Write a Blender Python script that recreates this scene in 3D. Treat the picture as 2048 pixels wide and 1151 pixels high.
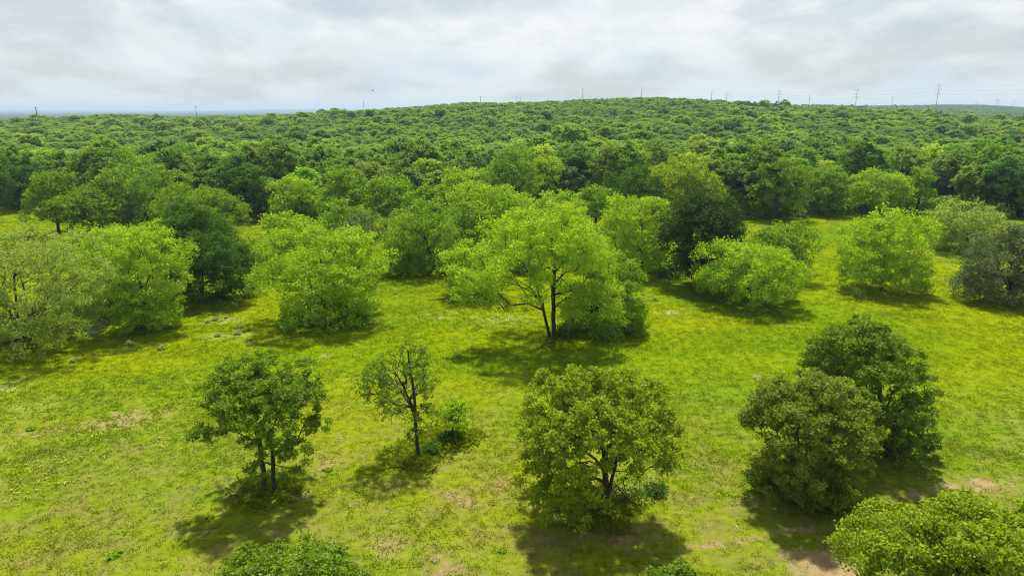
import bpy, math, time
import numpy as np
from mathutils import Vector

T0 = time.time()
R = math.radians
for o in list(bpy.data.objects):
    bpy.data.objects.remove(o)
S = bpy.context.scene
COL = S.collection

# ------------------------------------------------------------------ camera
PITCH, CAM_H, FPX = R(14.6), 26.0, 1365.0
cd = bpy.data.cameras.new('camera')
cam = bpy.data.objects.new('camera', cd)
COL.objects.link(cam)
cam.location = (0, 0, CAM_H)
cam.rotation_euler = (math.pi / 2 - PITCH, 0, 0)
cd.sensor_width = 36.0
cd.lens = FPX / 2048 * 36
cd.clip_start, cd.clip_end = 0.5, 40000
S.camera = cam

# ------------------------------------------------------------------ sky, sun, exposure
SUN_EL, SUN_AZ = R(64), R(3)            # azimuth measured from +Y towards +X
SUN_STRENGTH, SKY_STRENGTH, EXPOSURE = 4.9, 0.075, 0.42
S.view_settings.view_transform = 'Standard'
S.view_settings.look = 'None'
S.view_settings.gamma = 1
S.view_settings.use_curve_mapping = False
S.view_settings.exposure = EXPOSURE

W = bpy.data.worlds.new('World')
S.world = W
W.use_nodes = True
wt = W.node_tree
wt.nodes.clear()


def N(tree, kind, **kw):
    n = tree.nodes.new(kind)
    for k, v in kw.items():
        if k.startswith('i_'):
            n.inputs[k[2:].replace('_', ' ')].default_value = v
        else:
            setattr(n, k, v)
    return n


def math_node(tree, op, a, b=None, c=None, clamp=False):
    n = tree.nodes.new('ShaderNodeMath')
    n.operation = op
    n.use_clamp = clamp
    for i, v in enumerate((a, b, c)):
        if v is None:
            continue
        if isinstance(v, (int, float)):
            n.inputs[i].default_value = v
        else:
            tree.links.new(v, n.inputs[i])
    return n.outputs[0]


def ramp(tree, fac, lo, hi):
    n = tree.nodes.new('ShaderNodeMapRange')
    n.interpolation_type = 'SMOOTHSTEP'
    n.inputs['From Min'].default_value = lo
    n.inputs['From Max'].default_value = hi
    tree.links.new(fac, n.inputs['Value'])
    return n.outputs[0]


def mixc(tree, fac, a, b, mode='MIX'):
    n = tree.nodes.new('ShaderNodeMix')
    n.data_type = 'RGBA'
    n.blend_type = mode
    for idx, v in ((0, fac), (6, a), (7, b)):
        if isinstance(v, (int, float)):
            n.inputs[idx].default_value = v
        elif isinstance(v, tuple):
            n.inputs[idx].default_value = (*v, 1) if len(v) == 3 else v
        else:
            tree.links.new(v, n.inputs[idx])
    return n.outputs[2]


def noise(tree, vec, scale, detail=3, rough=0.55, dist=0.0):
    n = tree.nodes.new('ShaderNodeTexNoise')
    n.inputs['Scale'].default_value = scale
    n.inputs['Detail'].default_value = detail
    n.inputs['Roughness'].default_value = rough
    n.inputs['Distortion'].default_value = dist
    if vec is not None:
        tree.links.new(vec, n.inputs['Vector'])
    return n.outputs[0]


def mapping(tree, vec, scale=(1, 1, 1), loc=(0, 0, 0), rot=(0, 0, 0)):
    n = tree.nodes.new('ShaderNodeMapping')
    n.inputs['Scale'].default_value = scale
    n.inputs['Location'].default_value = loc
    n.inputs['Rotation'].default_value = rot
    tree.links.new(vec, n.inputs['Vector'])
    return n.outputs[0]


sky = N(wt, 'ShaderNodeTexSky', sky_type='NISHITA', sun_disc=False, sun_elevation=SUN_EL,
        sun_rotation=SUN_AZ, altitude=200, air_density=1.0, dust_density=2.5, ozone_density=1.0)
tc = N(wt, 'ShaderNodeTexCoord')
sep = N(wt, 'ShaderNodeSeparateXYZ')
wt.links.new(tc.outputs['Generated'], sep.inputs[0])
zc = math_node(wt, 'ADD', math_node(wt, 'MAXIMUM', sep.outputs[2], 0.0), 0.24)
comb = N(wt, 'ShaderNodeCombineXYZ')
wt.links.new(math_node(wt, 'DIVIDE', sep.outputs[0], zc), comb.inputs[0])
wt.links.new(math_node(wt, 'DIVIDE', sep.outputs[1], zc), comb.inputs[1])
c1 = noise(wt, mapping(wt, comb.outputs[0], (1.25, 1.0, 1), (3.1, 1.7, 0), (0, 0, R(8))), 1.0, 6, 0.56, 0.25)
c2 = noise(wt, mapping(wt, comb.outputs[0], (3.4, 2.4, 1), (7.7, 4.2, 0), (0, 0, R(-12))), 1.0, 6, 0.62, 0.3)
c3 = noise(wt, mapping(wt, comb.outputs[0], (1.5, 1.4, 1), (1.3, 9.2, 0), (0, 0, R(20))), 1.0, 4, 0.5, 0.2)
low = math_node(wt, 'SUBTRACT', 1.0, ramp(wt, sep.outputs[2], 0.02, 0.5))
veil = math_node(wt, 'ADD', math_node(wt, 'MULTIPLY', ramp(wt, c1, 0.36, 0.56), 0.40), math_node(wt, 'ADD', math_node(wt, 'MULTIPLY', low, 0.45), 0.15), clamp=True)   # how much cloud covers the blue
shade = math_node(wt, 'ADD', math_node(wt, 'MULTIPLY', ramp(wt, c1, 0.40, 0.60), 0.5),
                  math_node(wt, 'MULTIPLY', ramp(wt, c2, 0.40, 0.62), 0.5))
shade = mixc(wt, ramp(wt, sep.outputs[2], 0.01, 0.12), (0.40, 0.40, 0.40), shade)
ccol = mixc(wt, shade, (0.545, 0.60, 0.635), (0.75, 0.77, 0.77))
ccol = mixc(wt, math_node(wt, 'MULTIPLY', ramp(wt, c3, 0.52, 0.68), 0.35), ccol, (0.44, 0.56, 0.65))
bg1 = N(wt, 'ShaderNodeBackground')
bg1.inputs['Strength'].default_value = SKY_STRENGTH
wt.links.new(sky.outputs[0], bg1.inputs['Color'])
bg2 = N(wt, 'ShaderNodeBackground')
bg2.inputs['Strength'].default_value = 0.95
wt.links.new(ccol, bg2.inputs['Color'])
mx = N(wt, 'ShaderNodeMixShader')
wt.links.new(veil, mx.inputs[0])
wt.links.new(bg1.outputs[0], mx.inputs[1])
wt.links.new(bg2.outputs[0], mx.inputs[2])
wo = N(wt, 'ShaderNodeOutputWorld')
wt.links.new(mx.outputs[0], wo.inputs['Surface'])

sd = bpy.data.lights.new('sun', 'SUN')
sd.energy = SUN_STRENGTH
sd.angle = R(2.2)
sd.color = (1.0, 0.965, 0.89)
sun = bpy.data.objects.new('sun', sd)
COL.objects.link(sun)
sdir = Vector((math.sin(SUN_AZ) * math.cos(SUN_EL), math.cos(SUN_AZ) * math.cos(SUN_EL), math.sin(SUN_EL)))
sun.rotation_euler = sdir.to_track_quat('Z', 'Y').to_euler()
sun.location = (0, 60, 120)

cy = S.cycles
cy.max_bounces, cy.diffuse_bounces, cy.glossy_bounces, cy.transmission_bounces = 5, 3, 2, 3
cy.volume_bounces, cy.transparent_max_bounces = 0, 4
cy.use_denoising = True
cy.denoiser = 'OPENIMAGEDENOISE'
cy.denoising_prefilter = 'NONE'
cy.filter_width = 1.1
cy.caustics_reflective = cy.caustics_refractive = False
cy.use_adaptive_sampling = True
cy.adaptive_threshold = 0.01
cy.sample_clamp_indirect = 6

# ------------------------------------------------------------------ where a pixel of the picture lands in the place
cp, sp = math.cos(PITCH), math.sin(PITCH)


def ray(px, py):
    u, v = (px - 1024) / FPX, (575.5 - py) / FPX
    return np.array([u, cp + v * sp, v * cp - sp])


def sstep(a, b, x):
    t = np.clip((x - a) / (b - a), 0, 1)
    return t * t * (3 - 2 * t)


def vnoise(x, y, seed=0):
    """smooth value noise, numpy"""
    x, y = np.asarray(x, float), np.asarray(y, float)
    xi, yi = np.floor(x).astype(np.int64), np.floor(y).astype(np.int64)
    fx, fy = x - xi, y - yi
    fx, fy = fx * fx * (3 - 2 * fx), fy * fy * (3 - 2 * fy)

    def h(a, b):
        n = (a * 374761393 + b * 668265263 + seed * 1442695) & 0x7fffffff
        n = ((n ^ (n >> 13)) * 1274126177) & 0x7fffffff
        return ((n ^ (n >> 16)) & 0xffff) / 65535.0
    return (h(xi, yi) * (1 - fx) + h(xi + 1, yi) * fx) * (1 - fy) + (h(xi, yi + 1) * (1 - fx) + h(xi + 1, yi + 1) * fx) * fy


def crest_table(pts, D, tree):
    xs, zs = [], []
    for px, py in pts:
        d = ray(px, py)
        k = D / d[1]
        xs.append(d[0] * k)
        zs.append(CAM_H + d[2] * k - tree)
    return np.array(xs), np.array(zs)


_d = ray(188, 650)
CREEK = (_d[0] * CAM_H / -_d[2], _d[1] * CAM_H / -_d[2])
D1, D2, D3 = 860.0, 1650.0, 2800.0
X1, Z1 = crest_table([(-300, 231), (0, 230), (120, 230), (200, 229), (300, 225), (400, 228), (470, 226), (560, 228), (640, 223),
                      (700, 219), (830, 211), (900, 206), (1000, 203), (1100, 200), (1200, 196), (1290, 192), (1380, 196),
                      (1450, 202), (1560, 208), (1650, 215), (1750, 226), (1850, 238), (2048, 246), (2400, 250)], D1, 11.5)
X2, Z2 = crest_table([(600, 290), (1100, 260), (1350, 225), (1500, 209), (1600, 207), (1700, 207), (1800, 209), (1900, 212),
                      (2048, 216), (2400, 220)], D2, 11)
X3, Z3 = crest_table([(1000, 300), (1500, 240), (1700, 214), (1820, 207), (1890, 203.5), (1950, 204.5), (2000, 207.5), (2060, 211),
                      (2200, 216), (2500, 230)], D3, 9)
XF, ZF = crest_table([(-800, 221), (0, 220), (250, 221.5), (350, 222), (480, 221), (540, 219), (650, 218.5), (760, 220), (1200, 221), (3000, 219)],
                     15000.0, 0)


def terrain(x, y):
    x, y = np.asarray(x, float), np.asarray(y, float)
    z = 0.9 * (vnoise(x / 38 + 5, y / 38 + 9, 3) - 0.5) * sstep(5, 60, y) + 0.12 * (vnoise(x / 5, y / 5, 4) - 0.5)
    z = z - 0.9 * np.exp(-(((x - CREEK[0]) + (y - CREEK[1]) * 0.3) / 3.0) ** 2) * sstep(CREEK[1] - 5, CREEK[1] - 1, y) * (1 - sstep(CREEK[1] + 14, CREEK[1] + 22, y)) * (x < -20)
    low = -12 * sstep(900, 1500, y)
    up = sstep(225, D1, y) ** 0.85 * (1 - sstep(D1 + 20, D1 + 620, y) * 0.9)
    z1 = np.interp(x, X1, Z1) * up + 3.0 * (vnoise(x / 90, y / 90, 7) - 0.5) * sstep(250, 400, y)
    z2 = (np.interp(x, X2, Z2) + 12) * np.exp(-((y - D2) / 330) ** 2) - 12
    z3 = (np.interp(x, X3, Z3) + 12) * np.exp(-((y - D3) / 420) ** 2) - 12
    zf = (np.interp(x, XF, ZF) + 12) * np.exp(-((y - 15000) / 2500) ** 2) - 12 + 5 * (vnoise(x / 700, y / 900, 8) - 0.5)
    far = np.maximum(np.maximum(z2, z3), zf)
    hill = np.where(y > 860, np.maximum(z1 + low, far), z1)
    return z + hill * sstep(200, 260, y)


def ground(px, py):
    d = ray(px, py)
    t = CAM_H / -d[2] if d[2] < 0 else 2000
    for _ in range(12):
        p = d * t
        g = float(terrain(p[0], p[1]))
        t = (CAM_H - g) / -d[2]
    return np.array([d[0] * t, d[1] * t, float(terrain(d[0] * t, d[1] * t))])


# ------------------------------------------------------------------ helpers for objects
def tag(o, label=None, cat=None, group=None, kind=None):
    for k, v in (('label', label), ('category', cat), ('group', group), ('kind', kind)):
        if v:
            o[k] = v
    return o


def mesh_from(name, V, F, mat=None, smooth=False, attrs=None):
    """V (n,3); F list of (m,k) int arrays with k = 3 or 4"""
    me = bpy.data.meshes.new(name)
    V = np.ascontiguousarray(V, dtype=np.float32)
    me.vertices.add(len(V))
    me.vertices.foreach_set('co', V.ravel())
    F = [f for f in F if len(f)]
    if F:
        loops = np.concatenate([f.ravel() for f in F]).astype(np.int32)
        tot = np.concatenate([np.full(len(f), f.shape[1], np.int32) for f in F])
        start = np.concatenate([[0], np.cumsum(tot)[:-1]]).astype(np.int32)
        me.loops.add(len(loops))
        me.loops.foreach_set('vertex_index', loops)
        me.polygons.add(len(tot))
        me.polygons.foreach_set('loop_start', start)
        me.polygons.foreach_set('loop_total', tot)
        me.polygons.foreach_set('use_smooth', np.full(len(tot), smooth))
    for an, (dom, typ, arr) in (attrs or {}).items():
        a = me.attributes.new(an, typ, dom)
        a.data.foreach_set('vector' if typ == 'FLOAT_VECTOR' else 'value', np.ascontiguousarray(arr).ravel())
    if mat:
        me.materials.append(mat)
    me.update(calc_edges=True)
    return me


def link(name, me, parent=None, loc=None):
    o = bpy.data.objects.new(name, me)
    COL.objects.link(o)
    if parent:
        o.parent = parent
    if loc is not None:
        o.location = loc
    return o


def empty(name, loc, rz=0.0):
    o = bpy.data.objects.new(name, None)
    o.empty_display_size = 0.3
    COL.objects.link(o)
    o.location = loc
    o.rotation_euler = (0, 0, rz)
    return o


# ------------------------------------------------------------------ materials
def new_mat(name):
    m = bpy.data.materials.new(name)
    m.use_nodes = True
    m.node_tree.nodes.clear()
    return m, m.node_tree


LEAF_R, LEAF_T = 2.0, 1.5


def leaf_mat(name, refl, trans, vary=0.35, tip=None, tipmix=0.5, objvary=0.0, alt=None, gloss=0.015, share=0.42, tint=False):
    """thin leaves: reflect, let light through, a little sheen; tone is a per-clump random value"""
    refl = tuple(c * LEAF_R for c in refl)
    trans = tuple(c * LEAF_T for c in trans)
    tip = tip and tuple(c * LEAF_R for c in tip)
    m, t = new_mat(name)
    at = N(t, 'ShaderNodeAttribute', attribute_name='tone')
    tone = at.outputs['Fac']
    dark = tuple(c * (1 - vary) for c in refl)
    lite = tuple(c * (1 + vary) for c in refl)
    col = mixc(t, tone, dark, lite)
    tcol = mixc(t, tone, tuple(c * (1 - vary) for c in trans), tuple(c * (1 + vary) for c in trans))
    if tip:
        a2 = N(t, 'ShaderNodeAttribute', attribute_name='young')
        f = math_node(t, 'MULTIPLY', a2.outputs['Fac'], tipmix)
        col = mixc(t, f, col, tip)
        tcol = mixc(t, f, tcol, tuple(c * 1.3 for c in tip))
    if tint:
        oi = N(t, 'ShaderNodeObjectInfo')
        col = mixc(t, 1.0, col, oi.outputs['Color'], 'MULTIPLY')
        tcol = mixc(t, 1.0, tcol, oi.outputs['Color'], 'MULTIPLY')
    if alt:
        oi = N(t, 'ShaderNodeObjectInfo')
        r = oi.outputs['Random']
        cr = N(t, 'ShaderNodeValToRGB')
        el = cr.color_ramp.elements
        cr.color_ramp.interpolation = 'CONSTANT'
        while len(el) > 1:
            el.remove(el[-1])
        pos, c = alt[0]
        el[0].position, el[0].color = pos, (*c, 1)
        for pos, c in alt[1:]:
            e = el.new(pos)
            e.color = (*c, 1)
        t.links.new(r, cr.inputs[0])
        col = mixc(t, 1.0, col, cr.outputs[0], 'MULTIPLY')
        tcol = mixc(t, 1.0, tcol, cr.outputs[0], 'MULTIPLY')
    di = N(t, 'ShaderNodeBsdfDiffuse')
    t.links.new(col, di.inputs['Color'])
    tr = N(t, 'ShaderNodeBsdfTranslucent')
    t.links.new(tcol, tr.inputs['Color'])
    mx_ = N(t, 'ShaderNodeMixShader')
    mx_.inputs[0].default_value = share
    t.links.new(di.outputs[0], mx_.inputs[1])
    t.links.new(tr.outputs[0], mx_.inputs[2])
    gl = N(t, 'ShaderNodeBsdfGlossy')
    gl.inputs['Roughness'].default_value = 0.55
    m2 = N(t, 'ShaderNodeMixShader')
    m2.inputs[0].default_value = gloss
    t.links.new(mx_.outputs[0], m2.inputs[1])
    t.links.new(gl.outputs[0], m2.inputs[2])
    ou = N(t, 'ShaderNodeOutputMaterial')
    t.links.new(m2.outputs[0], ou.inputs['Surface'])
    return m


def rough_mat(name, a, b, scale=3.0, rough=0.9, stretch=(1, 1, 1), bump=0.3):
    m, t = new_mat(name)
    tcn = N(t, 'ShaderNodeTexCoord')
    v = mapping(t, tcn.outputs['Object'], stretch)
    f = noise(t, v, scale, 5, 0.65)
    col = mixc(t, ramp(t, f, 0.3, 0.7), a, b)
    p = N(t, 'ShaderNodeBsdfPrincipled')
    p.inputs['Roughness'].default_value = rough
    t.links.new(col, p.inputs['Base Color'])
    if bump:
        bn = N(t, 'ShaderNodeBump')
        bn.inputs['Strength'].default_value = bump
        bn.inputs['Distance'].default_value = 0.05
        t.links.new(f, bn.inputs['Height'])
        t.links.new(bn.outputs[0], p.inputs['Normal'])
    ou = N(t, 'ShaderNodeOutputMaterial')
    t.links.new(p.outputs[0], ou.inputs['Surface'])
    return m


M = {
    'bark': rough_mat('bark', (0.018, 0.014, 0.010), (0.075, 0.06, 0.045), 4, stretch=(3, 3, 0.5)),
    'grey_bark': rough_mat('grey_bark', (0.03, 0.025, 0.018), (0.13, 0.11, 0.085), 4, stretch=(3, 3, 0.5)),
    'pecan': leaf_mat('pecan_leaf', (0.128, 0.212, 0.003), (0.21, 0.345, 0.003), 0.35, tip=(0.29, 0.33, 0.010), tipmix=0.65),
    'pecan_deep': leaf_mat('pecan_deep_leaf', (0.085, 0.150, 0.005), (0.14, 0.25, 0.003), 0.35, tip=(0.20, 0.27, 0.008), tipmix=0.6),
    'pecan_pale': leaf_mat('pecan_pale_leaf', (0.14, 0.185, 0.024), (0.21, 0.29, 0.02), 0.3, tip=(0.25, 0.28, 0.055), tipmix=0.5),
    'oak': leaf_mat('oak_leaf', (0.085, 0.138, 0.005), (0.165, 0.26, 0.004), 0.35, tip=(0.13, 0.17, 0.010), tipmix=0.4),
    'oak_bright': leaf_mat('oak_bright_leaf', (0.120, 0.165, 0.004), (0.23, 0.31, 0.003), 0.35, tip=(0.20, 0.25, 0.012), tipmix=0.45),
    'oak_olive': leaf_mat('oak_olive_leaf', (0.098, 0.136, 0.008), (0.17, 0.235, 0.006), 0.35, tip=(0.14, 0.155, 0.018), tipmix=0.45),
    'oak_dark': leaf_mat('oak_dark_leaf', (0.040, 0.082, 0.006), (0.065, 0.14, 0.004), 0.35, tip=(0.06, 0.115, 0.010), tipmix=0.4, gloss=0.012),
    'oak_deep': leaf_mat('oak_deep_leaf', (0.078, 0.125, 0.006), (0.135, 0.215, 0.004), 0.35, tip=(0.12, 0.16, 0.014), tipmix=0.4),
    'cedar': leaf_mat('cedar_leaf', (0.024, 0.048, 0.005), (0.03, 0.065, 0.003), 0.3, tip=(0.045, 0.08, 0.006), tipmix=0.4),
    'grey_green': leaf_mat('grey_green_leaf', (0.080, 0.105, 0.034), (0.10, 0.14, 0.025), 0.3, tip=(0.12, 0.14, 0.055), tipmix=0.4),
    'twig_tan': leaf_mat('dry_leaf', (0.15, 0.13, 0.06), (0.16, 0.14, 0.04), 0.3),
    'wood': leaf_mat('wood_leaf', (0.095, 0.155, 0.013), (0.18, 0.30, 0.010), 0.35, tip=(0.13, 0.18, 0.02), tipmix=0.4, tint=True),
    'hill': leaf_mat('hill_leaf', (0.112, 0.175, 0.014), (0.22, 0.35, 0.011), 0.35, tip=(0.14, 0.18, 0.022), tipmix=0.45,
                     alt=[(0.0, (0.50, 0.64, 0.85)), (0.10, (0.75, 0.82, 0.9)), (0.28, (1, 1, 1)), (0.55, (1.15, 1.1, 0.9)),
                          (0.74, (0.85, 0.97, 1.05)), (0.9, (1.3, 1.22, 0.9)), (0.97, (1.15, 1.05, 1.7))]),
    'hill_dark': leaf_mat('hill_dark_leaf', (0.080, 0.135, 0.018), (0.15, 0.26, 0.014), 0.35, tip=(0.10, 0.15, 0.03), tipmix=0.4,
                          alt=[(0.0, (0.7, 0.8, 0.95)), (0.3, (1, 1, 1)), (0.7, (1.15, 1.15, 1.0)), (0.92, (1.25, 1.2, 1.7))]),
    'bush': leaf_mat('bush_leaf', (0.045, 0.090, 0.005), (0.075, 0.16, 0.004), 0.35, tip=(0.09, 0.15, 0.010), tipmix=0.4),
    'weed': leaf_mat('weed_leaf', (0.15, 0.20, 0.03), (0.26, 0.34, 0.05), 0.12, tip=(0.24, 0.26, 0.10), tipmix=0.7),
    'steel': rough_mat('steel', (0.20, 0.23, 0.27), (0.28, 0.31, 0.35), 1, 0.6, bump=0),
    'pole_wood': rough_mat('pole_wood', (0.07, 0.07, 0.075), (0.14, 0.13, 0.13), 1, 0.8, bump=0),
    'cable': rough_mat('cable', (0.25, 0.27, 0.29), (0.3, 0.32, 0.34), 1, 0.5, bump=0),
    'feather': rough_mat('feather', (0.015, 0.014, 0.013), (0.04, 0.035, 0.03), 6, 0.7, bump=0),
}


def meadow_colour(t, dry=0.45):
    """colour of the sward by place: lush lime, deeper green, straw streaks"""
    g = N(t, 'ShaderNodeNewGeometry')
    P = g.outputs['Position']
    big = noise(t, mapping(t, P, (0.022, 0.034, 0.02)), 1.0, 3, 0.55, 0.4)
    mid = noise(t, mapping(t, P, (0.10, 0.22, 0.1), rot=(0, 0, R(14))), 1.0, 4, 0.6, 0.5)
    streak = noise(t, mapping(t, P, (0.16, 0.9, 0.2), rot=(0, 0, R(-10))), 1.0, 4, 0.65, 0.6)
    fine = noise(t, P, 1.6, 4, 0.7)
    sepn = N(t, 'ShaderNodeSeparateXYZ')
    t.links.new(P, sepn.inputs[0])
    near = math_node(t, 'SUBTRACT', 1.0, ramp(t, sepn.outputs[1], 34.0, 72.0))
    col = mixc(t, ramp(t, big, 0.36, 0.64), (0.138, 0.218, 0.002), (0.208, 0.250, 0.001))
    col = mixc(t, math_node(t, 'MULTIPLY', ramp(t, mid, 0.50, 0.72), 0.55), col, (0.095, 0.190, 0.002))
    col = mixc(t, math_node(t, 'MULTIPLY', ramp(t, streak, 0.52, 0.74), 0.45), col, (0.265, 0.315, 0.018))
    mott = noise(t, mapping(t, P, (0.33, 0.42, 0.3), rot=(0, 0, R(25))), 1.0, 5, 0.68, 0.6)
    dryf = math_node(t, 'MULTIPLY', near, math_node(t, 'ADD', math_node(t, 'MULTIPLY', ramp(t, mott, 0.38, 0.64), 0.55), 0.14))
    thatch = mixc(t, ramp(t, mid, 0.35, 0.65), (0.165, 0.165, 0.042), (0.235, 0.165, 0.075))
    col = mixc(t, math_node(t, 'MULTIPLY', dryf, dry), col, thatch)
    fac = math_node(t, 'ADD', math_node(t, 'MULTIPLY', ramp(t, fine, 0.25, 0.75), 0.36), 0.76)
    col = mixc(t, 1.0, col, fac, 'MULTIPLY')
    return P, col, fine, near


m, t = new_mat('meadow_ground')
P, col, fine, near = meadow_colour(t, 1.0)
ad = N(t, 'ShaderNodeAttribute', attribute_name='dirt')
ap = N(t, 'ShaderNodeAttribute', attribute_name='pale')
aw = N(t, 'ShaderNodeAttribute', attribute_name='wood')
brk = noise(t, P, 0.9, 6, 0.75)
brk2 = noise(t, P, 0.13, 4, 0.6)
dm = math_node(t, 'ADD', ad.outputs['Fac'], math_node(t, 'MULTIPLY', math_node(t, 'SUBTRACT', brk, 0.5), 2.0))
dm = ramp(t, dm, 0.30, 0.75)
nat = math_node(t, 'MULTIPLY', math_node(t, 'MULTIPLY', ramp(t, brk2, 0.53, 0.70), ramp(t, brk, 0.44, 0.62)), math_node(t, 'MULTIPLY', near, 0.75))
dcol = mixc(t, brk2, (0.24, 0.155, 0.08), (0.38, 0.27, 0.14))
col = mixc(t, math_node(t, 'MAXIMUM', math_node(t, 'MULTIPLY', dm, 0.92), nat), col, dcol)
pm = math_node(t, 'MULTIPLY', ap.outputs['Fac'], ramp(t, brk, 0.35, 0.62))
col = mixc(t, pm, col, (0.42, 0.45, 0.20))
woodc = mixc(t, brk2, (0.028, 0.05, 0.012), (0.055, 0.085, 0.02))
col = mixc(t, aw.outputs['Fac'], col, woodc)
p = N(t, 'ShaderNodeBsdfPrincipled')
p.inputs['Roughness'].default_value = 0.95
p.inputs['Specular IOR Level'].default_value = 0.0
t.links.new(col, p.inputs['Base Color'])
bn = N(t, 'ShaderNodeBump')
bn.inputs['Strength'].default_value = 0.6
bn.inputs['Distance'].default_value = 0.25
t.links.new(fine, bn.inputs['Height'])
t.links.new(bn.outputs[0], p.inputs['Normal'])
ou = N(t, 'ShaderNodeOutputMaterial')
t.links.new(p.outputs[0], ou.inputs['Surface'])
M['ground'] = m

m, t = new_mat('grass_blade')
P, col, fine, near = meadow_colour(t)
at = N(t, 'ShaderNodeAttribute', attribute_name='young')
oi = N(t, 'ShaderNodeObjectInfo')
col = mixc(t, 1.0, col, math_node(t, 'ADD', math_node(t, 'MULTIPLY', oi.outputs['Random'], 0.25), 1.12), 'MULTIPLY')
col = mixc(t, math_node(t, 'MULTIPLY', at.outputs['Fac'], 0.3), col, (0.29, 0.34, 0.025))
di = N(t, 'ShaderNodeBsdfDiffuse')
tr = N(t, 'ShaderNodeBsdfTranslucent')
t.links.new(col, di.inputs['Color'])
t.links.new(mixc(t, 1.0, col, (1.5, 1.5, 1.0), 'MULTIPLY'), tr.inputs['Color'])
mxs = N(t, 'ShaderNodeMixShader')
mxs.inputs[0].default_value = 0.55
t.links.new(di.outputs[0], mxs.inputs[1])
t.links.new(tr.outputs[0], mxs.inputs[2])
ou = N(t, 'ShaderNodeOutputMaterial')
t.links.new(mxs.outputs[0], ou.inputs['Surface'])
M['grass'] = m

m, t = new_mat('flower')
p = N(t, 'ShaderNodeBsdfPrincipled')
oi = N(t, 'ShaderNodeObjectInfo')
t.links.new(mixc(t, ramp(t, oi.outputs['Random'], 0.0, 1.0), (0.42, 0.45, 0.22), (0.58, 0.58, 0.38)), p.inputs['Base Color'])
ou = N(t, 'ShaderNodeOutputMaterial')
t.links.new(p.outputs[0], ou.inputs['Surface'])
M['flower'] = m
m, t = new_mat('yellow_flower')
p = N(t, 'ShaderNodeBsdfPrincipled')
oi = N(t, 'ShaderNodeObjectInfo')
t.links.new(mixc(t, oi.outputs['Random'], (0.50, 0.36, 0.02), (0.55, 0.42, 0.05)), p.inputs['Base Color'])
ou = N(t, 'ShaderNodeOutputMaterial')
t.links.new(p.outputs[0], ou.inputs['Surface'])
M['yellow_flower'] = m

m, t = new_mat('water')
p = N(t, 'ShaderNodeBsdfPrincipled')
p.inputs['Base Color'].default_value = (0.03, 0.04, 0.03, 1)
p.inputs['Roughness'].default_value = 0.06
tcn = N(t, 'ShaderNodeTexCoord')
bn = N(t, 'ShaderNodeBump')
bn.inputs['Strength'].default_value = 0.15
t.links.new(noise(t, tcn.outputs['Object'], 3.0, 3), bn.inputs['Height'])
t.links.new(bn.outputs[0], p.inputs['Normal'])
ou = N(t, 'ShaderNodeOutputMaterial')
t.links.new(p.outputs[0], ou.inputs['Surface'])
M['water'] = m


# ------------------------------------------------------------------ the wood's edge
EDGE = [(-400, 400), (0, 414), (60, 416), (160, 425), (260, 440), (380, 440), (470, 440), (530, 444), (640, 440), (760, 432), (900, 424),
        (1100, 418), (1300, 424), (1400, 432), (1480, 434), (1580, 430), (1700, 424), (1850, 420), (1960, 430), (2048, 442), (2400, 455)]
EP = np.array([ground(a, b)[:2] for a, b in EDGE])
EA, ED = np.arctan2(EP[:, 0], EP[:, 1]), np.hypot(EP[:, 0], EP[:, 1])


def edge_dist(x, y):
    """metres behind the wood's edge (negative on the meadow)"""
    return np.hypot(x, y) - np.interp(np.arctan2(x, np.maximum(y, 1e-3)), EA, ED) + 5 * (vnoise(np.asarray(x) / 14, np.asarray(y) / 14, 21) - 0.5)


# ------------------------------------------------------------------ ground sheet
def axis(lo_far, lo, hi, hi_far, step, n):
    core = np.arange(lo, hi, step)
    up = hi + (np.geomspace(1, 1 + (hi_far - hi) / 20, n) - 1) * 20
    dn = lo - (np.geomspace(1, 1 + (lo - lo_far) / 20, n) - 1)[::-1] * 20
    return np.unique(np.concatenate([dn, core, up]))


gx = axis(-20500, -80, 80, 20500, 0.9, 100)
gy = np.unique(np.concatenate([np.linspace(-300, 0, 12), np.arange(0, 125, 0.8), np.arange(125, 220, 2.0),
                               220 + (np.geomspace(1, 1 + 20280 / 60, 125) - 1) * 60]))
XX, YY = np.meshgrid(gx, gy)
XX, YY = XX.ravel(), YY.ravel()
ZZ = terrain(XX, YY)


def spots(lst, X, Y):
    out = np.zeros_like(X)
    for px, py, rx, s in lst:
        c = ground(px, py)
        d = np.hypot(c[0], c[1] - 0, c[2] - CAM_H) if False else math.sqrt(c[0] ** 2 + c[1] ** 2 + CAM_H ** 2)
        r = rx * d / FPX
        out = np.maximum(out, s * np.exp(-(((X - c[0]) / r) ** 2 + ((Y - c[1]) / (r * 0.9)) ** 2)))
    return out


def trail(pts, X, Y, w, s):
    out = np.zeros_like(X)
    g = [ground(a, b)[:2] for a, b in pts]
    for a, b in zip(g[:-1], g[1:]):
        ab = b - a
        tt = np.clip(((X - a[0]) * ab[0] + (Y - a[1]) * ab[1]) / (ab @ ab), 0, 1)
        d = np.hypot(X - a[0] - tt * ab[0], Y - a[1] - tt * ab[1])
        out = np.maximum(out, s * np.exp(-(d / w) ** 2))
    return out


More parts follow.
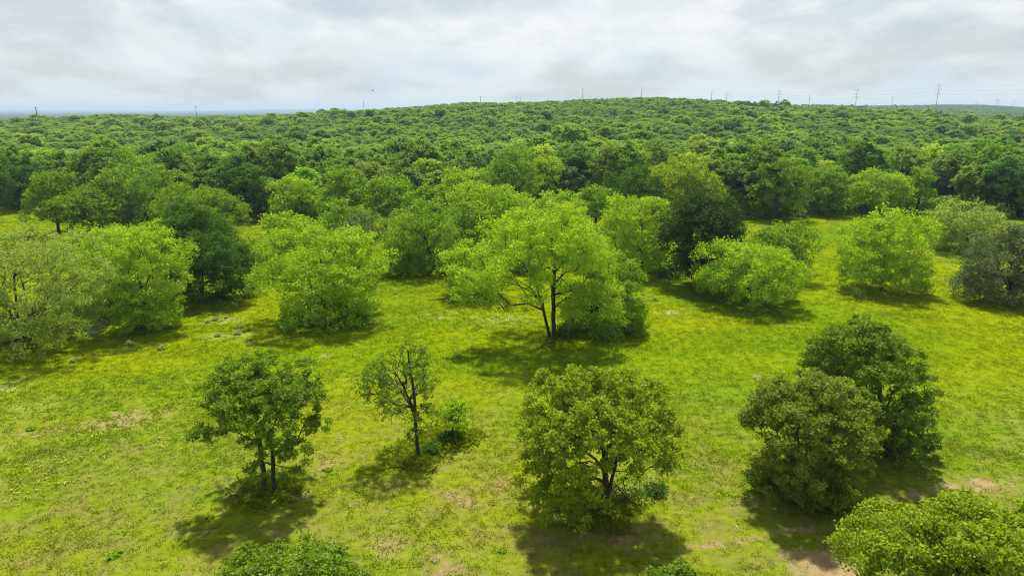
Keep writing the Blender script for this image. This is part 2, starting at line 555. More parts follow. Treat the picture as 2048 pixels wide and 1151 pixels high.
DIRT = [(250, 838, 75, .62), (190, 855, 60, .5), (90, 862, 60, .45), (650, 711, 15, .85), (1519, 752, 13, .8), (905, 990, 30, .7),
        (1000, 968, 45, .6), (940, 1000, 30, .6), (650, 935, 40, .6), (770, 1092, 55, .68), (880, 1130, 50, .66), (730, 1010, 35, .5),
        (1235, 1080, 45, .75), (1290, 1060, 40, .6), (560, 1070, 35, .55), (1650, 1135, 75, .95), (1600, 1110, 50, .6), (1900, 975, 45, .75),
        (1980, 968, 40, .7), (410, 1075, 25, .5), (860, 920, 35, .6), (1020, 955, 30, .6), (330, 830, 50, .45), (1900, 1100, 120, .7),
        (1570, 995, 40, .45), (600, 990, 30, .6), (1700, 1000, 40, .4)]
TRAIL = [(1380, 1098), (1440, 1085), (1560, 1064), (1680, 1044), (1780, 1004), (1850, 985), (1920, 975), (2048, 965), (2200, 950)]
PALE = [(1350, 626, 17, .9), (1215, 490, 17, 1.0), (1265, 601, 15, .8), (890, 628, 34, .35), (8, 775, 30, .7), (1000, 640, 45, .35),
        (1960, 512, 70, .3), (740, 640, 24, .3), (60, 815, 40, .3), (1330, 560, 25, .3), (450, 640, 22, .5), (480, 668, 22, .5),
        (430, 672, 18, .4), (260, 695, 20, .35), (1560, 452, 30, .25)]
near_m = (YY > 0) & (YY < 230) & (np.abs(XX) < 200)
dirt, pale = np.zeros_like(XX), np.zeros_like(XX)
dirt[near_m] = np.maximum(spots(DIRT, XX[near_m], YY[near_m]), trail(TRAIL, XX[near_m], YY[near_m], 0.55, 0.6))
pale[near_m] = spots(PALE, XX[near_m], YY[near_m])
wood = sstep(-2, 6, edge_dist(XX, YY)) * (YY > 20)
nx, ny = len(gx), len(gy)
ii = (np.arange(ny - 1)[:, None] * nx + np.arange(nx - 1)[None, :]).ravel()
quads = np.stack([ii, ii + 1, ii + 1 + nx, ii + nx], 1)
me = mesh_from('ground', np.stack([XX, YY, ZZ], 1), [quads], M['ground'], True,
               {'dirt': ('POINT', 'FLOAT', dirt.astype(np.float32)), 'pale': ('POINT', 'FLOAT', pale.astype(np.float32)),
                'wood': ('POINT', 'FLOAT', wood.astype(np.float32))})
tag(link('ground', me), 'bright green meadow running to dark wooded hills', kind='structure')

# creek glinting under the trees
pts = []
for k in range(40):
    y = CREEK[1] - 1.6 + k * 0.45
    pts.append((CREEK[0] - (y - CREEK[1]) * 0.3, y))
pts = np.array(pts)
wv = []
for i, (x, y) in enumerate(pts):
    w = min(1.0, .3 + i * .15) * (1.25 + 0.5 * math.sin(i * 0.7) + 0.3 * math.sin(i * 1.9))
    wv += [(x - w, y, 0), (x + w, y, 0)]
wv = np.array(wv)
wz = float(np.median(terrain(pts[6:30, 0], pts[6:30, 1]))) + 0.25
wv[:, 2] = wz
wf = np.array([[2 * i, 2 * i + 1, 2 * i + 3, 2 * i + 2] for i in range(len(pts) - 1)])
tag(link('creek_water', mesh_from('creek_water', wv, [wf], M['water'])), 'narrow creek glinting in the shade under the pale trees', kind='structure')


# ------------------------------------------------------------------ trees
def grow(rng, lobes, stems, tips, step, bf, droop=0.0, rise=0.12):
    """branches: join crown points to the stems by the cheapest path; returns nodes, parent, stem id, tip ids"""
    pts, par, sid, plen = [], [], [], []
    for s, st in enumerate(stems):
        st = np.asarray(st, float)
        prev = -1
        acc = 0.0
        for a, b in zip(st[:-1], st[1:]):
            n = max(1, int(np.linalg.norm(b - a) / (step * 0.8)))
            for k in range(n):
                q = a + (b - a) * (k / n)
                if prev >= 0:
                    q = q + rng.normal(0, 0.03, 3) * (1, 1, 0)
                    acc += np.linalg.norm(q - pts[prev])
                pts.append(q); par.append(prev); sid.append(s); plen.append(acc)
                prev = len(pts) - 1
        acc += np.linalg.norm(st[-1] - pts[prev])
        pts.append(st[-1]); par.append(prev); sid.append(s); plen.append(acc)
    nst = len(pts)
    cap = nst + len(tips) * 14
    P = np.zeros((cap, 3)); P[:nst] = pts
    L = np.zeros(cap); L[:nst] = plen
    L[:nst] += np.where(P[:nst, 2] < 0.24 * max(s[-1][2] for s in stems), 1e3, 0)
    PA = np.full(cap, -1); PA[:nst] = par
    SI = np.zeros(cap, int); SI[:nst] = sid
    n = nst
    root = np.asarray(stems[0][-1]) * (1, 1, 0.7)
    order = np.argsort(np.linalg.norm((tips - root) * (1, 1, 0.9), axis=1))
    tid = []
    for i in order:
        tp = tips[i]
        d = P[:n] - tp
        dist = np.sqrt((d * d).sum(1))
        hd = np.sqrt(d[:, 0] ** 2 + d[:, 1] ** 2)
        cost = dist + bf * L[:n] + np.maximum(0, d[:, 2] + 0.55 * hd) * 0.55 * (1 - droop)
        j = int(np.argmin(cost))
        k = max(1, min(12, int(dist[j] / step)))
        a = P[j].copy()
        prev = j
        ln = dist[j]
        for q in range(1, k + 1):
            f = q / k
            pt = a + (tp - a) * f
            pt[2] += rise * ln * math.sin(math.pi * f)
            if q < k:
                pt += rng.normal(0, 0.06 * step, 3)
            P[n] = pt; PA[n] = prev; SI[n] = SI[j]
            L[n] = (L[prev] if L[prev] < 900 else L[prev] - 1e3) + np.linalg.norm(pt - P[prev])
            prev = n
            n += 1
            if n >= cap - 14:
                break
        tid.append(prev)
        if n >= cap - 14:
            break
    return P[:n], PA[:n], SI[:n], np.array(tid), nst


def radii(PA, r_tip, r_base, e=2.25):
    n = len(PA)
    acc = np.zeros(n)
    haschild = np.zeros(n, bool)
    haschild[PA[PA >= 0]] = True
    te = r_tip ** e
    r = np.zeros(n)
    for i in range(n - 1, -1, -1):
        v = acc[i] if haschild[i] else te
        r[i] = v ** (1 / e)
        if PA[i] >= 0:
            acc[PA[i]] += v
    k = math.log(r_base / r_tip) / max(0.2, math.log(max(r.max(), r_tip * 1.3) / r_tip))
    return r_tip * (r / r_tip) ** k


def tubes(P, PA, rad, mask, sides, base_flare=1.35):
    idx = np.where((PA >= 0) & mask)[0]
    a, b = P[PA[idx]], P[idx]
    ra, rb = rad[PA[idx]], rad[idx]
    ra = np.minimum(ra, rb * 1.6)
    ra = np.where(PA[PA[idx]] < 0, ra * base_flare, ra)
    d = b - a
    d /= np.maximum(np.linalg.norm(d, axis=1, keepdims=True), 1e-6)
    ref = np.where(np.abs(d[:, 2:3]) > 0.9, np.array([[1.0, 0, 0]]), np.array([[0, 0, 1.0]]))
    u = np.cross(d, ref)
    u /= np.linalg.norm(u, axis=1, keepdims=True)
    w = np.cross(d, u)
    an = np.arange(sides) / sides * 2 * math.pi
    ring = u[:, None] * np.cos(an)[None, :, None] + w[:, None] * np.sin(an)[None, :, None]
    A = a[:, None] - d[:, None] * (ra[:, None, None] * 0.3) + ring * ra[:, None, None]
    B = b[:, None] + d[:, None] * (rb[:, None, None] * 0.3) + ring * rb[:, None, None]
    V = np.concatenate([A, B], 1).reshape(-1, 3)
    base = (np.arange(len(idx)) * 2 * sides)[:, None]
    k = np.arange(sides)[None, :]
    F = np.stack([base + k, base + (k + 1) % sides, base + sides + (k + 1) % sides, base + sides + k], 2).reshape(-1, 4)
    return V, F


def leaves(rng, C, per, spread, size, up=0.7, centre=None, flat=0.6, young_bias=0.0, keep=None, droopy=0.0, out=0.45):
    """leaf-sized rhombs in loose clumps round the points C"""
    n = len(C)
    tone_c = np.clip(rng.normal(0.5, 0.22, n), 0, 1)
    off = rng.normal(0, 1, (n, per, 3))
    off /= np.maximum(1e-6, np.linalg.norm(off, axis=2, keepdims=True))
    off *= (rng.random((n, per, 1)) ** 0.45)
    off *= np.array([1, 1, flat]) * (spread * (0.7 + 0.6 * rng.random((n, 1, 1))))
    off[:, :, 2] -= droopy * (off[:, :, 0] ** 2 + off[:, :, 1] ** 2) / spread
    c = (C[:, None] + off).reshape(-1, 3)
    nn = rng.normal(0, 1, (n * per, 3))
    nn /= np.linalg.norm(nn, axis=1, keepdims=True)
    nn[:, 2] += up
    if centre is not None:
        o = c - centre
        o /= np.maximum(1e-6, np.linalg.norm(o, axis=1, keepdims=True))
        nn += out * o
    nn /= np.linalg.norm(nn, axis=1, keepdims=True)
    tg = np.cross(nn, rng.normal(0, 1, (n * per, 3)))
    tg /= np.maximum(1e-6, np.linalg.norm(tg, axis=1, keepdims=True))
    bt = np.cross(nn, tg)
    s = size * (0.65 + 0.7 * rng.random((n * per, 1)))
    wv_ = 0.36 + 0.2 * rng.random((n * per, 1))
    V = np.stack([c + tg * s * .5, c + bt * s * wv_ + nn * s * .07, c - tg * s * .5, c - bt * s * wv_ + nn * s * .07], 1).reshape(-1, 3)
    F = np.arange(len(V)).reshape(-1, 4)
    tone = np.clip(np.repeat(tone_c, per) * 0.75 + rng.random(n * per) * 0.3 - 0.02, 0, 1)
    yc = np.repeat(rng.random(n), per)
    young = np.clip((yc - 0.35 + young_bias) * 1.3 + 0.5 * (off.reshape(-1, 3)[:, 2] / spread) + rng.normal(0, 0.12, n * per), 0, 1)
    return V, F, tone.astype(np.float32), young.astype(np.float32)


def crown_mesh(name, V, F, tone, young, mat):
    return mesh_from(name, V, [F], mat, False, {'tone': ('FACE', 'FLOAT', tone), 'young': ('FACE', 'FLOAT', young)})


def ell_lobes(rng, cx, cyy, cz, a, b, c, n, k=0.38, zmin=-0.95, inset=0.68):
    out = []
    ph = rng.random() * 6.28
    for i in range(n):
        z = zmin + (1 - zmin) * (i + 0.5) / n
        th = ph + i * 2.39996 + rng.normal(0, 0.25)
        r = math.sqrt(max(0, 1 - z * z))
        f = inset * rng.uniform(0.82, 1.16)
        s = k * rng.uniform(0.75, 1.3)
        out.append((cx + a * f * r * math.cos(th), cyy + b * f * r * math.sin(th), cz + c * f * z, a * s, b * s, min(c, a) * s * 0.9))
    out.append((cx, cyy, cz, a * .5, b * .5, c * .5))
    return np.array(out)


def sample_tips(rng, lobes, n, zlo):
    w = (lobes[:, 3] * lobes[:, 4] * lobes[:, 5]) ** 0.55
    w /= w.sum()
    out = []
    tries = 0
    while len(out) < n and tries < 12:
        tries += 1
        li = rng.choice(len(lobes), n, p=w)
        d = rng.normal(0, 1, (n, 3))
        d[:, 2] = np.where(d[:, 2] < -0.8, -d[:, 2], d[:, 2])
        d /= np.linalg.norm(d, axis=1, keepdims=True)
        r = 0.45 + 0.55 * rng.random((n, 1)) ** 0.6
        q = lobes[li, :3] + d * r * lobes[li, 3:6]
        ok = q[:, 2] > zlo
        rel = (q[:, None] - lobes[None, :, :3]) / lobes[None, :, 3:6]
        deep = (np.sqrt((rel ** 2).sum(2)) < 0.55).sum(1)
        ok &= (deep == 0) | (rng.random(n) < 0.25)
        out.extend(q[ok].tolist())
    return np.array(out[:n])


def build_tree(name, seed, lobes, stems, base, tips, per, spread, leaf, leafmat, bark, r_base, step=0.9, bf=0.35, label=None,
               cat='tree', group=None, zlo=0.6, sides=6, r_tip=0.012, min_r=0.0, flat=0.6, up=0.42, droop=0.0, bare=0.0, tan=0.0,
               twigs=1, droopy=0.0, young=0.0, limbs=False):
    rng = np.random.default_rng(seed)
    tp = sample_tips(rng, lobes, tips, zlo)
    P, PA, SI, tid, nst = grow(rng, lobes, stems, tp, step, bf, droop)
    rad = radii(PA, r_tip, r_base)
    if limbs:
        k0 = np.where((SI == 0) & (np.arange(len(P)) < nst))[0]
        rad[k0] = np.maximum(rad[k0], r_base * (1.15 - .8 * np.arange(len(k0)) / len(k0)))
    root = empty(name, base)
    tag(root, label, cat, group)
    for s in range(len(stems)):
        V, F = tubes(P, PA, rad, (SI == s) & (rad >= max(min_r, 0.035)), sides)
        V2, F2 = tubes(P, PA, rad, (SI == s) & (rad >= min_r) & (rad < 0.035), 3)
        link('trunk' if s == 0 or not limbs else 'limb', mesh_from('trunk' if s == 0 or not limbs else 'limb', np.concatenate([V, V2]), [F, F2 + len(V)], M[bark], True), root)
    C = P[tid]
    if twigs:
        ok = (np.arange(len(P)) >= nst) & (rad < r_tip * 2.2)
        extra = P[np.where(ok)[0]]
        if len(extra):
            sel = rng.random(len(extra)) < twigs
            C = np.concatenate([C, extra[sel] + rng.normal(0, spread * .3, (sel.sum(), 3))])
    if bare > 0:
        f = vnoise(C[:, 0] * 0.7 + 50 + seed, C[:, 2] * 0.7 + C[:, 1] * 0.45, seed)
        C = C[f > np.quantile(f, bare)]
    cen = lobes[:, :3].mean(0)
    V, F, tone, yg = leaves(rng, C, per, spread, leaf, up, cen, flat, young, droopy=droopy)
    ok = V[F[:, 0], 2] > 0.05
    F, tone, yg = F[ok], tone[ok], yg[ok]
    link('crown', crown_mesh('crown', V, F, tone, yg, M[leafmat]), root)
    return root


def fit_box(base, box):
    """ellipsoid (local) whose outline from the camera fills the crown's box at the tree's distance"""
    l, r, tpx, bpx = box
    d = ray((l + r) / 2, (tpx + bpx) / 2)
    k = base[1] / d[1]
    c = d * k
    dist = np.linalg.norm(c)
    a = (r - l) / 2 * dist / FPX / np.linalg.norm(d) * math.sqrt(1)
    a = (r - l) / 2 * k / FPX
    a_ = (r - l) / 2 / FPX * (base[1] * cp + (CAM_H - (CAM_H + c[2])) * sp)
    half = (bpx - tpx) / 2 / FPX * (base[1] * cp - c[2] * sp)
    th = math.atan2(-c[2], base[1])
    cc = math.sqrt(max(half ** 2 * 0.25, half ** 2 - (a_ * 0.9 * math.sin(th)) ** 2)) / math.cos(th)
    return c[0] - base[0], 0.0, CAM_H + c[2] - base[2], a_ * 1.12, a_ * 1.0, cc * 1.1


def px_lobe(base, ell, px, py, rpx, lift=0.72):
    """a bough seen at a pixel, set on the near side of the tree's own crown volume"""
    d = ray(px, py)
    o = np.array([0, 0, CAM_H]) - base - np.array(ell[:3])
    s = np.array(ell[3:6]) * lift
    dd, oo = d / s, o / s
    A, B, Cq = dd @ dd, dd @ oo, oo @ oo - 1
    disc = B * B - A * Cq
    tt = (-B - math.sqrt(disc)) / A if disc > 0 else -B / A
    q = np.array([0, 0, CAM_H]) + d * tt - base
    r = rpx * tt / FPX * 1.12
    return (q[0], q[1], q[2], r, r, r * 0.85)


BASES = []


def meadow_tree(name, seed, bpx, box, leafmat, label, lobes=None, stems_px=None, bark='bark', near=False, group=None, cat='tree', nl=16, skirt=0.0, skz=0.3, **kw):
    base = ground(*bpx)
    BASES.append(base)
    ell = fit_box(base, box)
    rng = np.random.default_rng(seed + 1000)
    a, c = ell[3], ell[5]
    zc = max(ell[2], c * 0.8)
    if lobes:
        lo = [px_lobe(base, ell, *q) for q in lobes]
        back = ell_lobes(rng, ell[0], 0.25 * a, zc, a * .8, ell[4] * .85, c * .82, 10, 0.36, zmin=-0.25)
        lo = np.concatenate([np.array(lo), back])
    else:
        lo = ell_lobes(rng, ell[0], 0, zc, a, ell[4], c, nl + 4, rng.uniform(.31, .42), inset=rng.uniform(.62, .76))
        lo[:-1, 2] += rng.normal(0, .07 * c, len(lo) - 1)
    if skirt:
        th = np.arange(11) / 11 * 6.283 + rng.random()
        rr_ = skirt * a * rng.uniform(.85, 1.05, 11)
        hz = c * skz
        sk = np.stack([ell[0] + rr_ * np.cos(th), rr_ * .9 * np.sin(th), np.full(11, hz * .9) * rng.uniform(.6, 1.2, 11), np.full(11, a * .3), np.full(11, a * .3), np.full(11, hz)], 1)
        lo = np.concatenate([lo, sk])
    if stems_px:
        stems = []
        for st in stems_px:
            pts = []
            for i, (px, py) in enumerate(st):
                if i == 0 and not (stems and kw.get('limbs')):
                    g = ground(px, py) - base
                    pts.append(g - (0, 0, 0.15))
                else:
                    d = ray(px, py)
                    k = base[1] / d[1]
                    pts.append(np.array([0, 0, CAM_H]) + d * k - base)
            stems.append(np.array(pts))
    else:
        top = np.array([ell[0] * .8 + rng.normal(0, a * .06), rng.normal(0, a * .06), zc + 0.25 * c])
        mid = top * 0.45 + np.array([rng.normal(0, .25), rng.normal(0, .25), 0])
        mid[2] = top[2] * 0.4
        stems = [np.array([(0, 0, -0.15), mid, top])]
    vol = a * ell[4]
    d = base[1]
    leaf = kw.pop('leaf', float(np.clip(0.00265 * d, 0.12, 0.40)))
    spread = kw.pop('spread', float(np.clip(0.0095 * d, 0.4, 0.95)))
    dens = kw.pop('dens', 1.0)
    tips = kw.pop('tips', None)
    if tips is None:
        area = 4 * math.pi * ((a * ell[4]) ** 1.6 / 2 + (a * c) ** 1.6 / 2) ** (1 / 1.6)
        tips = int(np.clip(dens * area / (spread * spread * 1.35), 60, 1000))
    per = kw.pop('per', int(np.clip(2.0 * (spread / leaf) ** 2, 10, 30)))
    kw.setdefault('r_base', float(np.clip(0.026 * (zc + c), 0.09, 0.32)))
    kw.setdefault('step', 0.8 if d < 62 else 1.5)
    kw.setdefault('sides', 6 if d < 85 else 5)
    kw.setdefault('min_r', 0.0 if d < 62 else 0.02)
    kw.setdefault('r_tip', 0.014 if d < 62 else 0.016)
    return build_tree(name, seed, lo, stems, base, tips, per, spread, leaf, leafmat, bark, label=label, cat=cat, group=group, **kw)


meadow_tree('oak_tree', 11, (540, 980), (378, 650, 704, 985), 'oak',
            'dark twin trunked oak with an open ragged crown standing alone beside the half bare tree',
            lobes=[(480, 745, 42), (528, 722, 26), (437, 775, 40), (600, 750, 38), (565, 790, 45), (505, 805, 52), (622, 795, 34), (425, 832, 38),
                   (398, 868, 22), (465, 862, 40), (632, 852, 26), (560, 855, 45), (592, 905, 34), (515, 940, 20), (582, 950, 20), (550, 900, 30)],
            stems_px=[[(530, 978), (522, 900), (508, 830), (490, 760)], [(548, 982), (545, 910), (540, 840), (570, 760)]],
            tips=560, per=34, spread=0.36, leaf=0.15, dens=1, r_base=0.18, bark='bark')
meadow_tree('oak_tree', 12, (836, 910), (706, 876, 684, 905), 'oak',
            'half bare oak with grey twigs showing through thin leaves beside a bright sapling',
            lobes=[(815, 708, 34), (852, 715, 22), (772, 742, 30), (728, 766, 24), (790, 790, 32), (848, 778, 26), (850, 828, 24), (785, 832, 24), (832, 872, 18), (820, 760, 34)],
            stems_px=[[(836, 910), (833, 850), (828, 790), (816, 700)], [(834, 872), (846, 815), (850, 770), (852, 715)], [(833, 858), (805, 805), (770, 775), (728, 765)], [(831, 830), (806, 770), (785, 735)]], limbs=True,
            tips=900, per=12, spread=0.27, leaf=0.125, bare=0.40, twigs=0.5, r_base=0.16, bark='bark', r_tip=0.011, bf=0.3)
meadow_tree('sapling_tree', 13, (900, 873), (866, 942, 798, 868), 'pecan',
            'small bright green sapling growing behind the half bare oak',
            lobes=[(902, 815, 20), (876, 832, 18), (930, 818, 16), (903, 842, 20), (922, 846, 14)],
            tips=190, per=13, spread=0.26, leaf=0.13, r_base=0.06, step=0.5, r_tip=0.009)
meadow_tree('oak_tree', 14, (1205, 1025), (1036, 1366, 736, 1050), 'oak_bright',
            'broad oak with weeping boughs hanging to the grass beside a bare earth patch',
            lobes=[(1100, 792, 52), (1160, 775, 50), (1230, 778, 52), (1292, 805, 50), (1330, 855, 34), (1072, 850, 38), (1078, 920, 38), (1132, 870, 55),
                   (1200, 850, 60), (1270, 875, 52), (1332, 910, 32), (1072, 960, 40), (1098, 995, 44), (1150, 965, 50), (1170, 1005, 46), (1120, 950, 44), (1110, 880, 50), (1325, 950, 24), (1120, 1025, 26)],
            stems_px=[[(1205, 1028), (1212, 965), (1208, 900), (1180, 830)], [(1208, 1030), (1222, 960), (1240, 900), (1280, 830)]],
            tips=860, per=40, spread=0.42, leaf=0.15, r_base=0.22, droop=0.7, droopy=0.5, zlo=0.25)
meadow_tree('oak_tree', 15, (1625, 990), (1480, 1762, 748, 1000), 'oak_olive',
            'olive green oak with a dead pale limb, in front of the dense round oak',
            lobes=[(1560, 805, 48), (1630, 795, 54), (1700, 815, 48), (1522, 840, 34), (1502, 832, 22), (1600, 860, 62), (1690, 870, 54), (1738, 872, 25),
                   (1572, 920, 46), (1640, 930, 54), (1700, 920, 38), (1590, 970, 36), (1660, 975, 36)],
            tips=700, per=44, spread=0.42, leaf=0.155, r_base=0.26, zlo=0.2, bark='grey_bark', skirt=0.45)
meadow_tree('oak_tree', 16, (1765, 885), (1597, 1875, 640, 890), 'oak_deep',
            'dense round topped oak with leaves to the grass, behind the olive oak',
            lobes=[(1700, 702, 54), (1742, 680, 40), (1650, 712, 44), (1790, 722, 54), (1830, 772, 40), (1760, 770, 62), (1842, 822, 32), (1800, 830, 48),
                   (1690, 762, 54), (1632, 740, 30), (1772, 865, 34), (1830, 850, 28), (1730, 840, 44)],
            tips=750, per=48, spread=0.46, leaf=0.165, r_base=0.26, zlo=0.15, skirt=0.6)


def low_tree(name, seed, centre, a, b, htop, zc, leafmat, label, **kw):
    base = np.array([centre[0], centre[1], float(terrain(*centre))])
    rng = np.random.default_rng(seed)
    lo = ell_lobes(rng, 0, 0, zc, a, b, htop - zc, kw.pop('nl', 26), kw.pop('k', 0.3), inset=0.74)
    stems = [np.array([(0, 0, -.15), (rng.normal(0, .2), rng.normal(0, .2), zc * .5), (0, 0, zc + (htop - zc) * .4)])]
    return build_tree(name, seed, lo, stems, base, leafmat=leafmat, bark='grey_bark', label=label, **kw)


low_tree('oak_tree', 17, (22.3, 28.0), 6.7, 5.3, 8.6, 4.8, 'oak_bright', 'large bushy oak cut off by the corner of the photo beside a sandy track',
         tips=1150, per=36, spread=0.44, leaf=0.145, r_base=0.3, r_tip=0.014, bf=0.3, droopy=0.4)
low_tree('oak_tree', 18, (-9.3, 25.3), 4.7, 3.4, 7.2, 4.4, 'oak', 'round oak top cut off by the bottom edge below the twin trunked oak',
         tips=800, per=36, spread=0.4, leaf=0.13, k=0.36, r_base=0.22, r_tip=0.013, droopy=0.4)
low_tree('oak_tree', 19, (8.2, 29.3), 1.6, 1.4, 4.2, 2.7, 'oak', 'small oak top cut off by the bottom edge beside the weeping oak',
         tips=170, per=36, spread=0.3, leaf=0.125, r_base=0.1, r_tip=0.012, nl=12)

